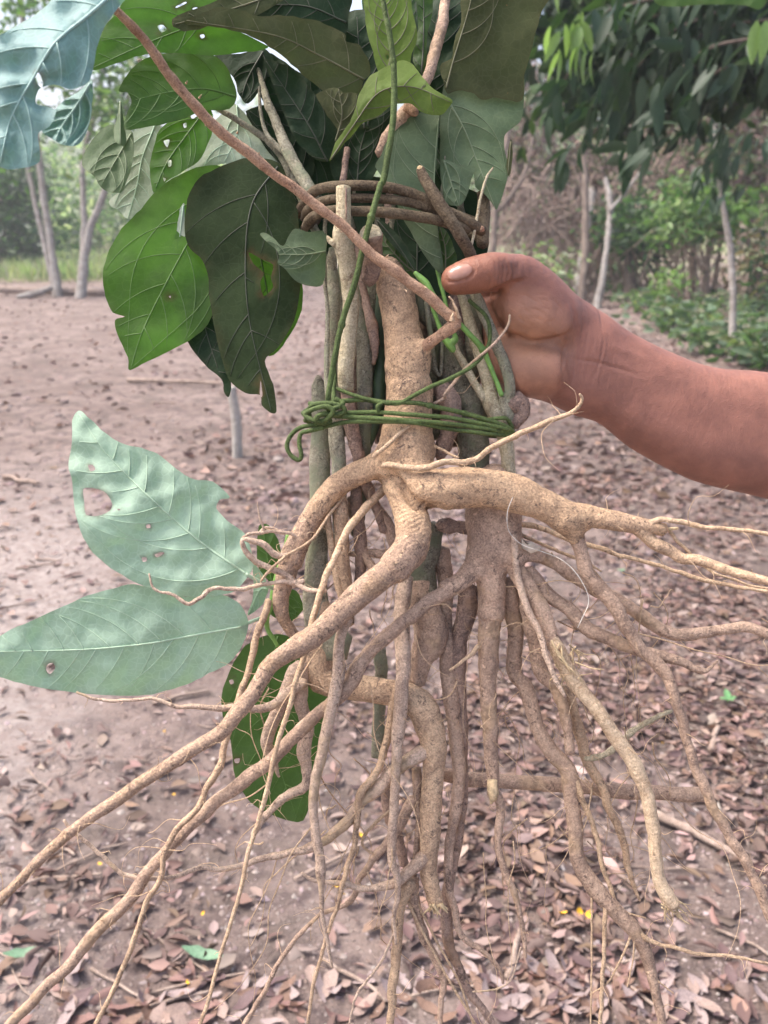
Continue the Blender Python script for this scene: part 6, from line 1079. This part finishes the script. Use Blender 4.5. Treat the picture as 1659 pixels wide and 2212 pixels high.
def crease(pts, wdt, depth):
    global off
    c = np.array([p[:2] for p in catmull([q[:2] for q in hp([(x, y, 0, 1) for x, y in pts])], 6)])
    lo, hi = c.min(0) - 30, c.max(0) + 30; m_ = front & (pix[:, 0] > lo[0]) & (pix[:, 0] < hi[0]) & (pix[:, 1] > lo[1]) & (pix[:, 1] < hi[1])
    i = np.where(m_)[0]
    if len(i) == 0: return
    d, s, _, L = seg_dist(pix[i, :2], c); fade = np.clip(np.minimum(s, L - s) / (L * .2 + 1e-6), 0, 1)
    off[i] -= depth * np.exp(-(d / (wdt * .44)) ** 2) * (.25 + .75 * fade)
crease([(365, 500), (420, 525), (490, 552), (570, 545), (640, 528), (690, 500)], 14, .0028)
crease([(690, 350), (712, 430), (695, 500), (662, 570), (655, 660), (660, 720), (625, 790)], 11, .0014)
crease([(745, 400), (752, 470), (735, 560), (712, 640), (705, 720), (690, 760)], 9, .0009)
crease([(850, 520), (845, 600), (815, 690), (790, 760)], 9, .0007)
crease([(700, 632), (800, 644), (900, 670), (1030, 712)], 10, .0007); crease([(860, 560), (960, 592), (1060, 640)], 22, -.0006)
crease([(300, 300), (345, 285), (400, 262), (440, 245)], 12, .0016)
for x in (345, 362, 385, 410): crease([(x, 170), (x + 6, 205), (x - 8, 262)], 7, .0012)
crease([(290, 210), (300, 245), (290, 285)], 7, .0008)
crease([(78, 222), (88, 250), (140, 248), (190, 232), (218, 200), (205, 168)], 7, .0010)
for k in range(26):
    x0 = random.uniform(380, 620); y0 = random.uniform(300, 520); a = random.gauss(.5, .3); L_ = random.uniform(30, 90)
    crease([(x0, y0), (x0 + L_ * .5 * math.cos(a), y0 + L_ * .5 * math.sin(a) + random.gauss(0, 4)), (x0 + L_ * math.cos(a), y0 + L_ * math.sin(a))], 6, .0003)
for k in range(16):
    x0 = 655 + k * 14 + random.gauss(0, 5); crease([(x0 + 40, 400 + k * 9), (x0 + 35, 500 + k * 8), (x0 + 8, 620 + k * 7), (x0 - 10, 720 + k * 6)], 8, .00035)
for k in range(10): crease([(318 + k * 13, 150 + random.gauss(0, 8)), (325 + k * 12, 200), (312 + k * 12, 255 + random.gauss(0, 10))], 8, .0006)
crease([(255, 330), (300, 318), (350, 300), (420, 270), (470, 240)], 16, .0022); crease([(330, 360), (345, 430), (350, 500)], 20, .0018)
off += np.array([.0005 * noise.noise(Vector(v) * 45) for v in V])
V = V + nn * off[:, None]; me.vertices.foreach_set('co', V.astype(np.float32).ravel()); me.update()
# colour zones of the skin: tanned arm, redder thumb, paler palm
hx = (pix[:, 0] - 929) / .44; hy = (pix[:, 1] - 498) / .44
palm = np.clip(1 - np.hypot((hx - 470) / 260, (hy - 560) / 300), 0, 1) ** .6 * (hx < 720)
thumb = np.clip(1 - np.hypot((hx - 180) / 270, (hy - 215) / 150), 0, 1) ** .5
arm_c = np.array([.275, .122, .086]); palm_c = np.array([.43, .225, .135]); th_c = np.array([.25, .098, .052])
colr = arm_c + (palm_c - arm_c) * palm[:, None]; colr = colr + (th_c - colr) * (thumb * .8)[:, None]
a_ = me.color_attributes.new('Col', 'FLOAT_COLOR', 'POINT'); a_.data.foreach_set('color', np.concatenate([colr, np.ones((len(V), 1))], 1).astype(np.float32).ravel())
m, nt, bs, out = new_mat('skin'); at_ = N(nt, 'ShaderNodeVertexColor', layer_name='Col')
c = mixc(nt, ramp(nt, nz(nt, 45, 5, .6), .3, .7), (.80, .78, .78), (1.18, 1.16, 1.14)); c = mixc(nt, 1.0, at_.outputs[0], c, 'MULTIPLY')
c = mixc(nt, ramp(nt, nz(nt, 500, 3, .6), .62, .75), c, mixc(nt, .35, c, (.16, .06, .045)))
c = mixc(nt, ramp(nt, nz(nt, 120, 2, .5), .78, .80), c, (.08, .03, .02))
nt.links.new(c, bs.inputs['Base Color']); bs.inputs['Roughness'].default_value = .45; bs.inputs['Specular IOR Level'].default_value = .45
bs.inputs['Subsurface Weight'].default_value = .08; bs.inputs['Subsurface Radius'].default_value = (.006, .002, .001); bs.inputs['Subsurface Scale'].default_value = 1
v_ = N(nt, 'ShaderNodeTexVoronoi', Scale=900.0); v_.feature = 'DISTANCE_TO_EDGE'; nt.links.new(nt.nodes['Texture Coordinate'].outputs['Object'], v_.inputs['Vector'])
bump(nt, bs, v_.outputs[0], .5, .0008); bump(nt, bs, nz(nt, 260, 5, .7), .5, .0012)
armo = obj('arm', me, m, per)
# thumb nail laid on the thumb
bv = BVHTree.FromPolygons([Vector(v) for v in V], [tuple(int(i) for i in q) for q in Q])
ns = 14; nv_ = []; nf = []; ok = True
for i in range(ns + 1):
    for j in range(ns + 1):
        s, t = i / ns * 2 - 1, j / ns * 2 - 1
        k = math.sqrt(1 - t * t * .5), math.sqrt(1 - s * s * .5); a, b = s * k[0], t * k[1]
        x = 145 + a * 64 + b * 10; y = 203 - a * 20 + b * 36
        u, vv_ = 929 + x * .44, 498 + y * .44; rd = ray(u, vv_).normalized(); h = bv.ray_cast(CAMP, rd)
        p, n_ = (h[0], h[1]) if h[0] is not None else (P(u, vv_, -4), -FW)
        nv_.append(p + n_ * (.0007 * max(0, 1 - (a * a + b * b) ** 2) - .0001))
for i in range(ns):
    for j in range(ns): q = i * (ns + 1) + j; nf.append((q, q + 1, q + ns + 2, q + ns + 1))
nm_, nt, bs, out = new_mat('thumb_nail'); c = mixc(nt, ramp(nt, nz(nt, 90, 3), .3, .7), (.32, .16, .115), (.40, .22, .165)); nt.links.new(c, bs.inputs['Base Color']); bs.inputs['Roughness'].default_value = .3; bs.inputs['Subsurface Weight'].default_value = .1; bs.inputs['Subsurface Scale'].default_value = .003
obj('thumbnail', mesh_py('thumbnail', nv_, nf), nm_, per)

# ================================================================== THE AIR
bpy.context.view_layer.update()
HAZE_TOP = max((o.matrix_world @ Vector(c)).z for o in bpy.data.objects if o.type == 'MESH' for c in o.bound_box) + 1
hv = [(x, y, z) for x in (-345, 345) for y in (-325, 365) for z in (-2.0, HAZE_TOP)]
hf = [(0, 1, 3, 2), (4, 6, 7, 5), (0, 4, 5, 1), (2, 3, 7, 6), (0, 2, 6, 4), (1, 5, 7, 3)]
hm = bpy.data.materials.new('haze_air'); hm.use_nodes = True; hn = hm.node_tree; hn.nodes.remove(hn.nodes['Principled BSDF'])
pv = hn.nodes.new('ShaderNodeVolumePrincipled'); pv.inputs['Density'].default_value = .003; pv.inputs['Color'].default_value = (.93, .95, 1, 1); pv.inputs['Anisotropy'].default_value = .2
hn.links.new(pv.outputs[0], hn.nodes['Material Output'].inputs['Volume'])
tag(obj('haze', mesh_py('haze', hv, hf, False), hm), 'thin haze added between the trees as a pale lens veil', 'haze', kind='stuff')  # added volume that pales the distance in place of lens veil
